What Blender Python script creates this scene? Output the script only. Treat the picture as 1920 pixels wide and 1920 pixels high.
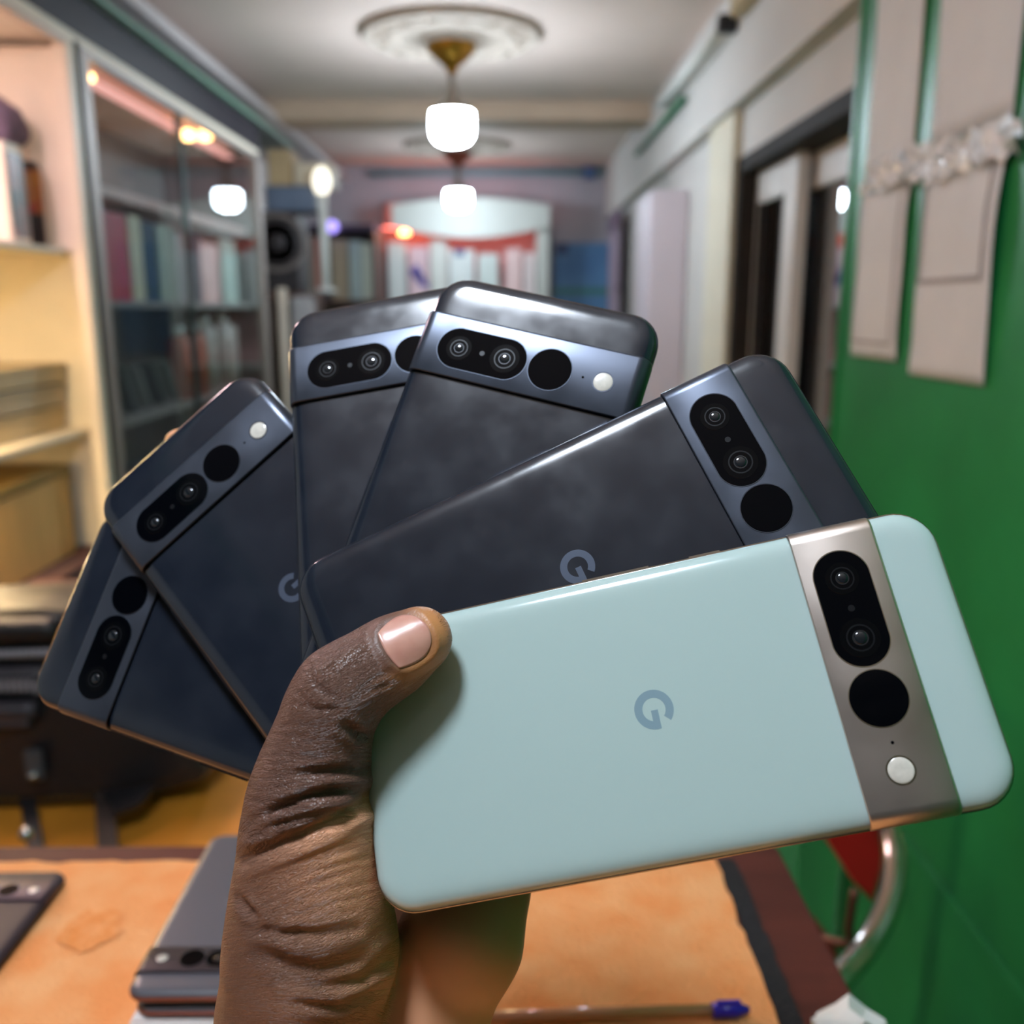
import bpy, bmesh, math, random
import numpy as np
from mathutils import Vector, Matrix
from mathutils.bvhtree import BVHTree

random.seed(7)
for o in list(bpy.data.objects):
    bpy.data.objects.remove(o)
S = bpy.context.scene
COL = S.collection

# ------------------------------------------------------------------ camera, world, exposure
F = 1750.0                      # focal length in pixels of the 1920 px frame
CZ = 1.35                       # camera height
PITCH = math.radians(12.3)
YAW = math.radians(-0.5)
CAM = Vector((0, 0, CZ))
cp, sp_, cy, sy = math.cos(PITCH), math.sin(PITCH), math.cos(YAW), math.sin(YAW)
FWD = Vector((-sy * cp, cy * cp, -sp_))
RIGHT = Vector((cy, sy, 0))
UP = RIGHT.cross(FWD)
DOWN = -UP
cd = bpy.data.cameras.new('camera')
cam = bpy.data.objects.new('camera', cd)
COL.objects.link(cam)
cam.matrix_world = Matrix((
    (RIGHT.x, UP.x, -FWD.x, CAM.x),
    (RIGHT.y, UP.y, -FWD.y, CAM.y),
    (RIGHT.z, UP.z, -FWD.z, CAM.z),
    (0, 0, 0, 1)))
cd.sensor_width = 36
cd.lens = 36 * F / 1920
cd.clip_start = 0.01
cd.dof.use_dof = True
cd.dof.focus_distance = 0.262
cd.dof.aperture_fstop = 9.5
S.camera = cam
w = bpy.data.worlds.new('world')
S.world = w
w.use_nodes = True
w.node_tree.nodes['Background'].inputs[0].default_value = (0.75, 0.85, 1.0, 1)
w.node_tree.nodes['Background'].inputs[1].default_value = 0.0
S.view_settings.view_transform = 'Standard'
S.view_settings.look = 'None'
S.view_settings.gamma = 1
S.view_settings.use_curve_mapping = False
S.view_settings.exposure = 0.0
BULB = 150.0                     # emission of the LED ceiling bulbs
KEYBULB = 140.0

TZ = 0.94                       # table top
CEIL = CZ + 1.0


# ------------------------------------------------------------------ helpers
def ray(px, py):
    return FWD + RIGHT * ((px - 960) / F) + DOWN * ((py - 960) / F)


def on(px, py, ax, val):
    r = ray(px, py)
    return CAM + r * ((val - CAM[ax]) / r[ax])


def onx(px, py, v): return on(px, py, 0, v)
def ony(px, py, v): return on(px, py, 1, v)
def onz(px, py, v): return on(px, py, 2, v)


def campt(p):                   # camera millimetres (x right, y down, z forward) to world
    return CAM + (RIGHT * p[0] + DOWN * p[1] + FWD * p[2]) * 0.001


def lin(c):
    return tuple((v / 255 / 12.92) if v / 255 <= 0.04045 else ((v / 255 + 0.055) / 1.055) ** 2.4 for v in c)


MATS = {}


def mat(name, col=(128, 128, 128), rough=0.5, metal=0.0, var=0.0, scale=12.0, bump=0.0, bscale=60.0,
        coat=0.0, spec=0.5, emis=None, es=0.0, rvar=0.0, col2=None, sss=0.0, stretch=None, detail=4.0):
    if name in MATS:
        return MATS[name]
    m = bpy.data.materials.new(name)
    m.use_nodes = True
    nt = m.node_tree
    N, L = nt.nodes, nt.links
    b = N['Principled BSDF']
    c = lin(col)
    b.inputs['Base Color'].default_value = (*c, 1)
    b.inputs['Roughness'].default_value = rough
    b.inputs['Metallic'].default_value = metal
    b.inputs['Specular IOR Level'].default_value = spec
    b.inputs['Coat Weight'].default_value = coat
    b.inputs['Coat Roughness'].default_value = 0.06
    tc = N.new('ShaderNodeTexCoord')
    src = tc.outputs['Object']
    if stretch:
        mp = N.new('ShaderNodeMapping')
        mp.inputs['Scale'].default_value = stretch
        L.new(src, mp.inputs['Vector'])
        src = mp.outputs['Vector']
    nz = N.new('ShaderNodeTexNoise')
    nz.inputs['Scale'].default_value = scale
    nz.inputs['Detail'].default_value = detail
    L.new(src, nz.inputs['Vector'])
    if var > 0 or col2:
        mx = N.new('ShaderNodeMix')
        mx.data_type = 'RGBA'
        rp = N.new('ShaderNodeMapRange')
        rp.inputs[1].default_value = 0.35
        rp.inputs[2].default_value = 0.65
        L.new(nz.outputs['Fac'], rp.inputs[0])
        L.new(rp.outputs[0], mx.inputs[0])
        c2 = lin(col2) if col2 else tuple(v * (1 - var) for v in c)
        mx.inputs[6].default_value = (*c, 1)
        mx.inputs[7].default_value = (*c2, 1)
        L.new(mx.outputs[2], b.inputs['Base Color'])
    if rvar > 0:
        r2 = N.new('ShaderNodeMapRange')
        r2.inputs[1].default_value = 0.4
        r2.inputs[2].default_value = 0.68
        r2.inputs[3].default_value = rough
        r2.inputs[4].default_value = rough + rvar
        L.new(nz.outputs['Fac'], r2.inputs[0])
        L.new(r2.outputs[0], b.inputs['Roughness'])
    if bump > 0:
        nb = N.new('ShaderNodeTexNoise')
        nb.inputs['Scale'].default_value = bscale
        nb.inputs['Detail'].default_value = 5
        L.new(src, nb.inputs['Vector'])
        bp = N.new('ShaderNodeBump')
        bp.inputs['Strength'].default_value = bump
        bp.inputs['Distance'].default_value = 0.01
        L.new(nb.outputs['Fac'], bp.inputs['Height'])
        L.new(bp.outputs[0], b.inputs['Normal'])
    if emis:
        b.inputs['Emission Color'].default_value = (*lin(emis), 1)
        b.inputs['Emission Strength'].default_value = es
    if sss:
        b.inputs['Subsurface Weight'].default_value = sss
        b.inputs['Subsurface Radius'].default_value = (1.0, 0.35, 0.2)
        b.inputs['Subsurface Scale'].default_value = 0.003
    MATS[name] = m
    return m


def glass_mat(name, tint=(230, 240, 240), refl=0.12, ior=0.8):
    if name in MATS:
        return MATS[name]
    m = bpy.data.materials.new(name)
    m.use_nodes = True
    nt = m.node_tree
    N, L = nt.nodes, nt.links
    N.remove(N['Principled BSDF'])
    tr = N.new('ShaderNodeBsdfTransparent')
    tr.inputs[0].default_value = (*lin(tint), 1)
    gl = N.new('ShaderNodeBsdfGlossy')
    gl.inputs['Roughness'].default_value = 0.02
    lw = N.new('ShaderNodeLayerWeight')
    pw = N.new('ShaderNodeMath')
    pw.operation = 'POWER'
    pw.inputs[1].default_value = 5.0
    L.new(lw.outputs['Facing'], pw.inputs[0])
    ad = N.new('ShaderNodeMath')
    ad.operation = 'MULTIPLY_ADD'
    ad.use_clamp = True
    ad.inputs[1].default_value = ior
    ad.inputs[2].default_value = refl
    L.new(pw.outputs[0], ad.inputs[0])
    mx = N.new('ShaderNodeMixShader')
    L.new(ad.outputs[0], mx.inputs[0])
    L.new(tr.outputs[0], mx.inputs[1])
    L.new(gl.outputs[0], mx.inputs[2])
    L.new(mx.outputs[0], N['Material Output'].inputs['Surface'])
    MATS[name] = m
    return m


def empty(name, loc=(0, 0, 0), label=None, cat=None, group=None):
    o = bpy.data.objects.new(name, None)
    o.empty_display_size = 0.05
    COL.objects.link(o)
    o.location = loc
    if label:
        tag(o, label, cat, group)
    return o


def tag(o, label, cat, group=None):
    o['label'] = label
    o['category'] = cat
    if group:
        o['group'] = group
    return o


def mobj(name, verts, faces, m, parent=None, smooth=False, kind=None):
    me = bpy.data.meshes.new(name)
    me.from_pydata([tuple(v) for v in verts], [], faces)
    me.materials.append(m)
    if smooth:
        me.polygons.foreach_set('use_smooth', [True] * len(me.polygons))
    o = bpy.data.objects.new(name, me)
    COL.objects.link(o)
    if parent is not None:
        o.parent = parent
        # vertices are given in world space for unrotated parents
    if kind:
        o['kind'] = kind
    return o


class MB:
    """collects simple solids in world space, builds them as one mesh object"""
    def __init__(s):
        s.v, s.f = [], []

    def add(s, vs, fs):
        n = len(s.v)
        s.v += [Vector(v) for v in vs]
        s.f += [tuple(i + n for i in f) for f in fs]
        return s

    def box(s, a, b, bev=0.0):
        x0, x1 = sorted((a[0], b[0]))
        y0, y1 = sorted((a[1], b[1]))
        z0, z1 = sorted((a[2], b[2]))
        if bev <= 0:
            vs = [(x, y, z) for z in (z0, z1) for y in (y0, y1) for x in (x0, x1)]
            return s.add(vs, [(0, 2, 3, 1), (4, 5, 7, 6), (0, 1, 5, 4), (2, 6, 7, 3), (0, 4, 6, 2), (1, 3, 7, 5)])
        bm = bmesh.new()
        bmesh.ops.create_cube(bm, size=1)
        bmesh.ops.scale(bm, vec=(x1 - x0, y1 - y0, z1 - z0), verts=bm.verts)
        bmesh.ops.translate(bm, vec=((x0 + x1) / 2, (y0 + y1) / 2, (z0 + z1) / 2), verts=bm.verts)
        bev = min(bev, 0.45 * min(x1 - x0, y1 - y0, z1 - z0))
        bmesh.ops.bevel(bm, geom=bm.edges[:], offset=bev, segments=2, affect='EDGES')
        return s.bm(bm)

    def bm(s, bm):
        bm.verts.ensure_lookup_table()
        bm.verts.index_update()
        s.add([v.co.copy() for v in bm.verts], [tuple(v.index for v in f.verts) for f in bm.faces])
        bm.free()
        return s

    def obox(s, c, ax, ay, az):     # oriented box: centre and three half-axis vectors
        vs = [Vector(c) + ax * i + ay * j + az * k for k in (-1, 1) for j in (-1, 1) for i in (-1, 1)]
        return s.add(vs, [(0, 2, 3, 1), (4, 5, 7, 6), (0, 1, 5, 4), (2, 6, 7, 3), (0, 4, 6, 2), (1, 3, 7, 5)])

    def lathe(s, c, prof, n=32, axis='z'):   # prof: list of (r, h)
        vs, fs = [], []
        for r, h in prof:
            for i in range(n):
                a = 2 * math.pi * i / n
                p = (r * math.cos(a), r * math.sin(a), h)
                if axis == 'x':
                    p = (p[2], p[0], p[1])
                if axis == 'y':
                    p = (p[0], p[2], p[1])
                vs.append(Vector(c) + Vector(p))
        for j in range(len(prof) - 1):
            for i in range(n):
                k = (i + 1) % n
                fs.append((j * n + i, j * n + k, (j + 1) * n + k, (j + 1) * n + i))
        fs.append(tuple(range(n - 1, -1, -1)))
        fs.append(tuple((len(prof) - 1) * n + i for i in range(n)))
        return s.add(vs, fs)

    def tube(s, pts, r, n=10, sub=6, closed=False):
        P = [Vector(p) for p in pts]
        if sub > 1 and len(P) > 2:
            Q = []
            m = len(P)
            for i in range(m - 1):
                p0, p1, p2, p3 = P[max(i - 1, 0)], P[i], P[i + 1], P[min(i + 2, m - 1)]
                for k in range(sub):
                    t = k / sub
                    Q.append(0.5 * ((2 * p1) + (p2 - p0) * t + (2 * p0 - 5 * p1 + 4 * p2 - p3) * t * t + (3 * p1 - p0 - 3 * p2 + p3) * t ** 3))
            Q.append(P[-1])
            P = Q
        vs, fs = [], []
        prev = None
        for i, p in enumerate(P):
            d = (P[min(i + 1, len(P) - 1)] - P[max(i - 1, 0)]).normalized()
            if prev is None:
                a = d.orthogonal().normalized()
            else:
                a = (prev - d * prev.dot(d)).normalized()
            prev = a
            b = d.cross(a)
            rr = r[min(i, len(r) - 1)] if isinstance(r, (list, tuple)) else r
            for k in range(n):
                t = 2 * math.pi * k / n
                vs.append(p + (a * math.cos(t) + b * math.sin(t)) * rr)
        for j in range(len(P) - 1):
            for i in range(n):
                k = (i + 1) % n
                fs.append((j * n + i, j * n + k, (j + 1) * n + k, (j + 1) * n + i))
        fs.append(tuple(range(n - 1, -1, -1)))
        fs.append(tuple((len(P) - 1) * n + i for i in range(n)))
        return s.add(vs, fs)

    def build(s, name, m, parent=None, smooth=False, kind=None, label=None, cat=None, group=None, world_parent=True):
        vs = s.v
        if parent is not None and world_parent:
            pl = parent.matrix_basis.translation
            pp = parent.parent
            while pp is not None:
                pl = pl + pp.matrix_basis.translation
                pp = pp.parent
            vs = [v - pl for v in vs]
            o = mobj(name, vs, s.f, m, parent, smooth, kind)
        elif parent is None and vs:
            # origin at the base of the thing
            lo = Vector((min(v.x for v in vs), min(v.y for v in vs), min(v.z for v in vs)))
            hi = Vector((max(v.x for v in vs), max(v.y for v in vs), max(v.z for v in vs)))
            c = Vector(((lo.x + hi.x) / 2, (lo.y + hi.y) / 2, lo.z))
            o = mobj(name, [v - c for v in vs], s.f, m, None, smooth, kind)
            o.location = c
        else:
            o = mobj(name, vs, s.f, m, parent, smooth, kind)
        if label:
            tag(o, label, cat, group)
        return o


def boxobj(name, a, b, m, label=None, cat=None, group=None, parent=None, bev=0.0, kind=None):
    return MB().box(a, b, bev).build(name, m, parent, kind=kind, label=label, cat=cat, group=group)


# ------------------------------------------------------------------ materials of the room
M_ceil = mat('ceiling_paint', (222, 200, 188), 0.8, var=0.12, scale=1.2)
M_wall = mat('wall_paint', (206, 200, 194), 0.8, var=0.1, scale=2)
M_wallb = mat('back_wall_paint', (176, 170, 178), 0.8, var=0.1, scale=2)
M_green = mat('green_paint', (34, 130, 68), 0.42, var=0.28, scale=3.5, bump=0.05, bscale=30)
M_greenfl = mat('green_floor_paint', (34, 134, 68), 0.45, var=0.3, scale=3, bump=0.04, bscale=25)
M_fascia = mat('dark_fascia', (34, 27, 36), 0.6, spec=0.25, var=0.15, scale=3)
M_alu = mat('aluminium', (152, 140, 132), 0.5, 0.3, var=0.1)
M_aluw = mat('white_aluminium', (214, 208, 202), 0.45, var=0.06)
M_darkseal = mat('dark_seal', (50, 44, 40), 0.7, var=0.2, spec=0.15)
M_cream = mat('cream_laminate', (234, 222, 200), 0.5, var=0.06)
M_creamp = mat('cream_pillar_paint', (218, 208, 186), 0.7, var=0.08)
M_brown = mat('brown_laminate', (92, 68, 66), 0.8, spec=0.2, var=0.15, scale=8)
M_pipe_g = mat('green_pipe', (34, 110, 74), 0.4, var=0.1)
M_pipe_t = mat('teal_pipe', (126, 162, 172), 0.4, var=0.1)
M_glass = glass_mat('clear_glass', (238, 244, 244), 0.03, 0.6)
M_glassd = glass_mat('door_glass', (190, 190, 194), 0.42)
M_white = mat('white_card', (222, 222, 216), 0.55, var=0.05)

# ------------------------------------------------------------------ room shell
XL, XR, YB, YE = -1.5, 0.79, -2.2, 7.1
boxobj('floor', (-2.2, YB, -0.06), (2.2, YE, 0), M_greenfl, kind='structure')
boxobj('ceiling', (-2.2, YB, CEIL), (2.2, YE, CEIL + 0.1), M_ceil, kind='structure')
boxobj('wall_left', (XL - 0.1, YB, 0), (XL, YE, CEIL), M_wall, kind='structure')
boxobj('wall_back', (-2.2, YE, 0), (2.2, YE + 0.1, CEIL), M_wallb, kind='structure')
boxobj('wall_rear', (-2.2, YB - 0.1, 0), (2.2, YB, CEIL), mat('rear_wall_paint', (120, 120, 124), 0.8, var=0.1, scale=2), kind='structure')
# right wall: solid around the sliding door opening
Y_d1 = onx(1385, 400, XR).y     # far jamb of the sliding door
Z_d = 0.485 + CZ
wr = MB()
wr.box((XR, Y_d1, 0), (XR + 0.12, YE, CEIL))
wr.box((XR, YB, Z_d), (XR + 0.12, Y_d1, CEIL))
wr.build('wall_right', M_wall, kind='structure')
boxobj('wall_side', (1.7, YB, 0), (1.8, YE, CEIL), mat('back_room_paint', (150, 138, 130), 0.8, var=0.1), kind='structure')  # plain warm grey wall paint
# soffit on the right
boxobj('trim_1', (0.735, YB, CZ + 0.65), (1.7, YE, CEIL), M_wall, kind='structure')
boxobj('trim_2', (0.735, YB, CZ + 0.635), (XR + 0.006, YE, CZ + 0.65), M_wall, kind='structure')
# ceiling beam
boxobj('trim_3', (-2.2, 4.94, CEIL - 0.085), (0.735, 5.2, CEIL), mat('beam_paint', (196, 170, 146), 0.7, var=0.15, scale=2), kind='structure')
# left cornice steps
for i, (x, z0, z1, cname, c) in enumerate([(-1.12, 0.90, 0.94, 'cornice_paint', (190, 182, 180)), (-1.17, 0.94, 0.975, 'cornice_paint', (190, 182, 180)), (-1.22, 0.975, 1.0, 'cornice_paint', (190, 182, 180))]):
    boxobj('trim_%d' % (4 + i), (XL, YB, CZ + z0), (x, YE, CZ + z1), mat(cname, c, 0.6, var=0.1), kind='structure')

# ------------------------------------------------------------------ green partition on the right
XG = 0.70
YG = 1.98
g = empty('green_partition', (XG + 0.03, YG - 1.5, 0), 'green painted partition wall with paper sheets taped on it', 'partition')
MB().box((XG, YB, 0), (XG + 0.034, YG - 0.028, CEIL), 0.004).build('panel', M_green, g)
MB().box((XG - 0.006, YG - 0.028, 0), (XG + 0.034, YG, CEIL), 0.006).build('end_post', M_green, g)
zl = onx(1713, 1580, XG).z
MB().box((XG - 0.012, YB, 0), (XG, YG - 0.03, zl), 0.003).build('lower_panel', M_green, g)

# paper sheets taped to the partition
M_paper = mat('paper', (204, 203, 202), 0.7, var=0.06, scale=9)
M_greyfr = mat('grey_frame', (150, 142, 140), 0.7, var=0.1)  # grey frame lines laid on the sheets
rngp = np.random.RandomState(3)


def sheet(y0, y1, z0, z1, bulge, seed, label, frame=None, curl=None):
    n, mrows = 16, 20
    x = XG - 0.004
    vs = []
    for j in range(mrows + 1):
        for i in range(n + 1):
            u, v = i / n, j / mrows
            off = bulge * (0.5 + 0.5 * math.sin(3.1 * u + seed)) * math.sin(math.pi * min(max(v, 0), 1)) + 0.0015 * math.sin(9 * v + seed)
            vs.append(Vector((x - abs(off), y0 + (y1 - y0) * u, z0 + (z1 - z0) * v)))
    fs = [(j * (n + 1) + i, j * (n + 1) + i + 1, (j + 1) * (n + 1) + i + 1, (j + 1) * (n + 1) + i) for j in range(mrows) for i in range(n)]
    fs2 = fs + []
    o = MB().add(vs, fs2).build('paper_sheet', M_paper, None, True, label=label, cat='paper', group='paper sheets on the green partition')
    md = o.modifiers.new('thickness', 'SOLIDIFY')
    md.thickness = 0.0006
    md.offset = 0
    if frame:
        mbf = MB()
        u0, u1, v0, v1, t = frame

        def pt(u, v):
            i = min(int(u * n), n - 1)
            j = min(int(v * mrows), mrows - 1)
            return vs[j * (n + 1) + i].lerp(vs[(j + 1) * (n + 1) + i + 1], 0.5) + Vector((-0.0022, 0, 0))

        def strip(ua, va, ub, vb, wu, wv):
            K = 14
            a, fl = [], []
            for k in range(K + 1):
                q = k / K
                u, v = ua + (ub - ua) * q, va + (vb - va) * q
                base = pt(u, v)
                p = Vector((base.x, y0 + (y1 - y0) * u, z0 + (z1 - z0) * v))
                a += [p + Vector((0, -wu, -wv)), p + Vector((0, wu, wv))]
            mbf.add(a, [(2 * k, 2 * k + 1, 2 * k + 3, 2 * k + 2) for k in range(K)])
        for (a, b, c, d, wu, wv) in ((u0, v0, u1, v0, 0, t), (u0, v1, u1, v1, 0, t), (u0, v0, u0, v1, t, 0), (u1, v0, u1, v1, t, 0)):
            strip(a, b, c, d, wu, wv)
        mbf.build('grey_frame', M_greyfr, o)
    return o


z_top = onx(1700, 330, XG).z
yl0, yl1 = onx(1700, 500, XG).y, onx(1612, 500, XG).y
yr0, yr1 = onx(1875, 500, XG).y, onx(1727, 500, XG).y
zb1 = onx(1640, 672, XG).z
zb2 = onx(1775, 712, XG).z
sheet(yl0, yl1, zb1, z_top + 0.01, 0.008, 0.4, 'narrow lower paper sheet with a grey frame, nearest the partition edge', (0.12, 0.97, 0.09, 0.93, 0.003))
sheet(yr0, yr1, zb2, z_top + 0.03, 0.010, 1.7, 'wide lower paper sheet with a grey frame and blank bottom part', (0.10, 0.97, 0.42, 0.90, 0.004))
sheet(yl0 + 0.002, yl1 - 0.004, z_top + 0.011, CEIL - 0.03, 0.006, 2.5, 'plain upper paper sheet above the narrow framed sheet')
sheet(yr0 + 0.0, yr1 - 0.004, z_top + 0.031, CEIL - 0.03, 0.006, 3.6, 'wide upper paper sheet above the sheet with blank bottom')
# crumpled clear tape
M_tape = mat('clear_plastic', (240, 240, 240), 0.26, coat=0.6, spec=1.0, var=0.05)
M_tape.node_tree.nodes['Principled BSDF'].inputs['Alpha'].default_value = 0.75
tapev = []
K = 46
pa, pb = onx(1630, 335, XG - 0.012), onx(1925, 250, XG - 0.012)
for k in range(K + 1):
    t = k / K
    c = pa.lerp(pb, t)
    for j in range(5):
        q = (j - 2) / 2
        tapev.append(c + Vector((-abs(rngp.normal(0, 0.010)), rngp.normal(0, 0.004), q * 0.026 + rngp.normal(0, 0.006))))
tf = [(k * 5 + j, k * 5 + j + 1, (k + 1) * 5 + j + 1, (k + 1) * 5 + j) for k in range(K) for j in range(4)]
tp = MB().add(tapev, tf).build('clear_tape', M_tape, None, False, label='crumpled shiny strip of clear tape across the paper sheets', cat='tape')
md = tp.modifiers.new('t', 'SOLIDIFY')
md.thickness = 0.0005

# ------------------------------------------------------------------ sliding door on the right
d1 = empty('door_1', (XR + 0.07, 2.4, 0))
d1['kind'] = 'structure'
XD = 0.875
MB().box((XR - 0.012, Y_d1 - 0.05, 0), (XD + 0.05, Y_d1, Z_d), 0.003).build('door_jamb', M_darkseal, d1)
MB().box((XR - 0.012, -0.5, Z_d - 0.05), (XD + 0.05, Y_d1, Z_d), 0.003).build('door_head', M_darkseal, d1)
yy1 = onx(1400, 400, XD).y
yy2 = onx(1470, 400, XD).y
zfr = Z_d - 0.05


def leaf(y0, y1, x, nm, w=0.07, w2=None):
    w2 = w2 or w
    MB().box((x, y0, 0), (x + 0.035, y0 + w, zfr), 0.004).build('stile', M_aluw, d1)
    MB().box((x, y1 - w2, 0), (x + 0.035, y1, zfr), 0.004).build('stile', M_aluw, d1)
    MB().box((x, y0 + w, zfr - 0.1), (x + 0.035, y1 - w2, zfr), 0.004).build('rail', M_aluw, d1)
    MB().box((x, y0 + w, 0), (x + 0.035, y1 - w2, 0.12), 0.004).build('rail', M_aluw, d1)
    MB().box((x + 0.014, y0 + w, 0.12), (x + 0.02, y1 - w2, zfr - 0.1)).build('pane', M_glassd, d1)
    for (ya, yb) in ((y0 + w, y0 + w + 0.012), (y1 - w2 - 0.012, y1 - w2)):
        MB().box((x - 0.003, ya, 0.12), (x + 0.01, yb, zfr - 0.1)).build('gasket', M_darkseal, d1)


XA, XBd = 0.835, 0.885
leaf(onx(1492, 400, XA).y, Y_d1 - 0.05, XA, 'a', 0.13, 0.035)
leaf(1.2, onx(1484, 400, XBd).y, XBd, 'b', 0.03)
# dim room behind the door
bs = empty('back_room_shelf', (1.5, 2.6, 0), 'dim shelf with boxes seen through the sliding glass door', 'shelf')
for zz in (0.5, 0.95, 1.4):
    MB().box((1.35, 2.0, zz), (1.68, 3.4, zz + 0.03)).build('board', mat('brown_wood', (110, 90, 70), 0.6, var=0.2), bs)  # plain brown wood colour
MB().box((1.35, 1.98, 0), (1.68, 2.0, 1.75)).build('side_panel', MATS['brown_wood'], bs)
MB().box((1.35, 3.4, 0), (1.68, 3.42, 1.75)).build('side_panel', MATS['brown_wood'], bs)

# cream pillar and lilac cabinet
yp0, yp1 = onx(1372, 400, XR - 0.03).y, onx(1326, 400, XR - 0.03).y
boxobj('trim_7', (XR - 0.03, Y_d1, 0), (XR, yp1, CZ + 0.635), M_creamp, kind='structure')
pa, pb = ony(1222, 355, 4.15), ony(1322, 355, 4.15)
c = empty('tall_cabinet', ((pa.x + pb.x) / 2, 4.3, 0), 'tall pale lilac cabinet standing against the right wall beside the cream pillar', 'cabinet')
M_lil = mat('lilac_laminate', (208, 194, 200), 0.5, var=0.05, scale=3)
MB().box((pa.x, 4.16, 0), (XR - 0.001, 4.6, pa.z), 0.006).build('body', M_lil, c)
MB().box((pa.x + 0.004, 4.14, 0.06), (XR - 0.006, 4.16, pa.z - 0.004), 0.004).build('door', M_lil, c)
# far mauve cupboard
pa, pb = ony(1160, 380, 6.0), ony(1222, 440, 6.0)
c = empty('mauve_cupboard', (0.82, 6.2, 0), 'mauve cupboard beyond the tall lilac cabinet, near the blue poster', 'cupboard')
M_mau = mat('mauve_laminate', (164, 146, 164), 0.5, var=0.08, scale=3)
MB().box((pa.x, 6.02, 0), (0.73, 6.5, ony(1160, 425, 6.0).z), 0.006).build('body', M_mau, c)
MB().box((pa.x - 0.01, 6.0, ony(1160, 425, 6.0).z), (0.73, 6.5, ony(1160, 390, 6.0).z), 0.006).build('cornice', mat('dark_mauve', (120, 100, 120), 0.5, var=0.1), c)
zz = ony(1160, 535, 6.0).z
MB().box((pa.x + 0.01, 6.0, zz), (0.725, 6.02, ony(1160, 432, 6.0).z), 0.004).build('door', M_mau, c)
MB().box((pa.x - 0.005, 5.985, zz - 0.03), (0.725, 6.02, zz), 0.004).build('ledge', MATS['dark_mauve'], c)
MB().box((pa.x + 0.01, 6.0, 0.1), (0.725, 6.02, zz - 0.04), 0.004).build('door', M_lil, c)
# blue poster on the back wall
pa, pb = ony(1040, 455, YE - 0.03), ony(1160, 585, YE - 0.03)
pb.x = min(pb.x, XR - 0.006)
po = MB().box((pa.x, YE - 0.035, pb.z - 0.3), (pb.x, YE - 0.002, pa.z), 0.004).build('wall_poster', mat('blue_print', (70, 112, 160), 0.5, col2=(96, 142, 186), scale=2.2), label='blue poster hanging on the back wall right of the white column', cat='poster')
MB().box((pa.x + 0.003, YE - 0.04, ony(1040, 552, YE).z), (pb.x - 0.003, YE - 0.036, ony(1040, 540, YE).z)).build('green_stripe', mat('print_green', (70, 130, 120), 0.5, var=0.2), po)
MB().box((pa.x + 0.003, YE - 0.04, ony(1040, 478, YE).z), (pa.x + 0.1, YE - 0.036, pa.z - 0.004)).build('dark_corner', mat('navy_corner', (52, 70, 110), 0.5, var=0.2), po)  # darker navy patch in the upper left corner

# ------------------------------------------------------------------ back display shelf with pink light
YS = 6.8
pL, pR = ony(700, 400, YS), ony(1030, 400, YS)
pT, pBt = ony(860, 372, YS), ony(860, 440, YS)
bsf = empty('back_display_shelf', ((pL.x + pR.x) / 2, YS + 0.15, 0), 'white display shelf with pink light and curved valance on the back wall', 'shelf')
M_wl = mat('white_laminate', (208, 209, 201), 0.5, var=0.05)
M_pinkb = mat('pink_backing', (206, 150, 146), 0.6, var=0.1, scale=3)
pc = ony(1006, 430, YS)
MB().box((pc.x, YS - 0.02, 0), (pR.x, YS + 0.28, pBt.z + 0.06), 0.005).build('column', M_wl, bsf)
MB().box((pL.x, YS, 0), (pL.x + 0.05, YS + 0.28, pBt.z + 0.06), 0.005).build('side_panel', mat('rosewood_edge', (130, 86, 84), 0.5, var=0.1), bsf)
MB().box((pL.x + 0.05, YS + 0.24, 0), (pc.x, YS + 0.28, pT.z)).build('back_panel', M_pinkb, bsf)
# valance: arched lower edge
vs = []
nA = 24
x0v, x1v = ony(735, 400, YS - 0.04).x, pR.x
for yv in (YS - 0.06, YS + 0.0):
    for i in range(nA + 1):
        u = i / nA
        zt = pT.z + 0.05 * math.sin(math.pi * u) - 0.05
        zb = pBt.z + 0.05 - 0.075 * math.sin(math.pi * u)
        vs += [Vector((x0v + (x1v - x0v) * u, yv, zt)), Vector((x0v + (x1v - x0v) * u, yv, zb))]
n2 = 2 * (nA + 1)
fs = []
for i in range(nA):
    a = 2 * i
    fs += [(a, a + 2, a + 3, a + 1), (n2 + a, n2 + a + 1, n2 + a + 3, n2 + a + 2), (a, n2 + a, n2 + a + 2, a + 2), (a + 1, a + 3, n2 + a + 3, n2 + a + 1)]
fs += [(0, 1, n2 + 1, n2), (2 * nA, n2 + 2 * nA, n2 + 2 * nA + 1, 2 * nA + 1)]
MB().add(vs, fs).build('valance', M_wl, bsf)
zsh = ony(860, 572, YS).z
for zz in (zsh, zsh - 0.42, zsh - 0.84):
    MB().box((pL.x + 0.05, YS, zz - 0.025), (pc.x, YS + 0.24, zz), 0.003).build('shelf_board', M_wl, bsf)
MB().box((pL.x + 0.06, YS + 0.05, pBt.z + 0.045), (pc.x - 0.01, YS + 0.09, pBt.z + 0.055)).build('light_strip', mat('pink_led', (255, 120, 110), 0.4, emis=(255, 132, 118), es=4.5), bsf)
pl_ = ony(758, 437, YS + 0.04)
MB().lathe(pl_, [(0.012, 0.03), (0.04, 0.0), (0.035, -0.012), (0.001, -0.014)], 16).build('spot_lamp', mat('warm_led', (255, 180, 120), 0.4, emis=(255, 150, 90), es=16.0), bsf)
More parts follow.
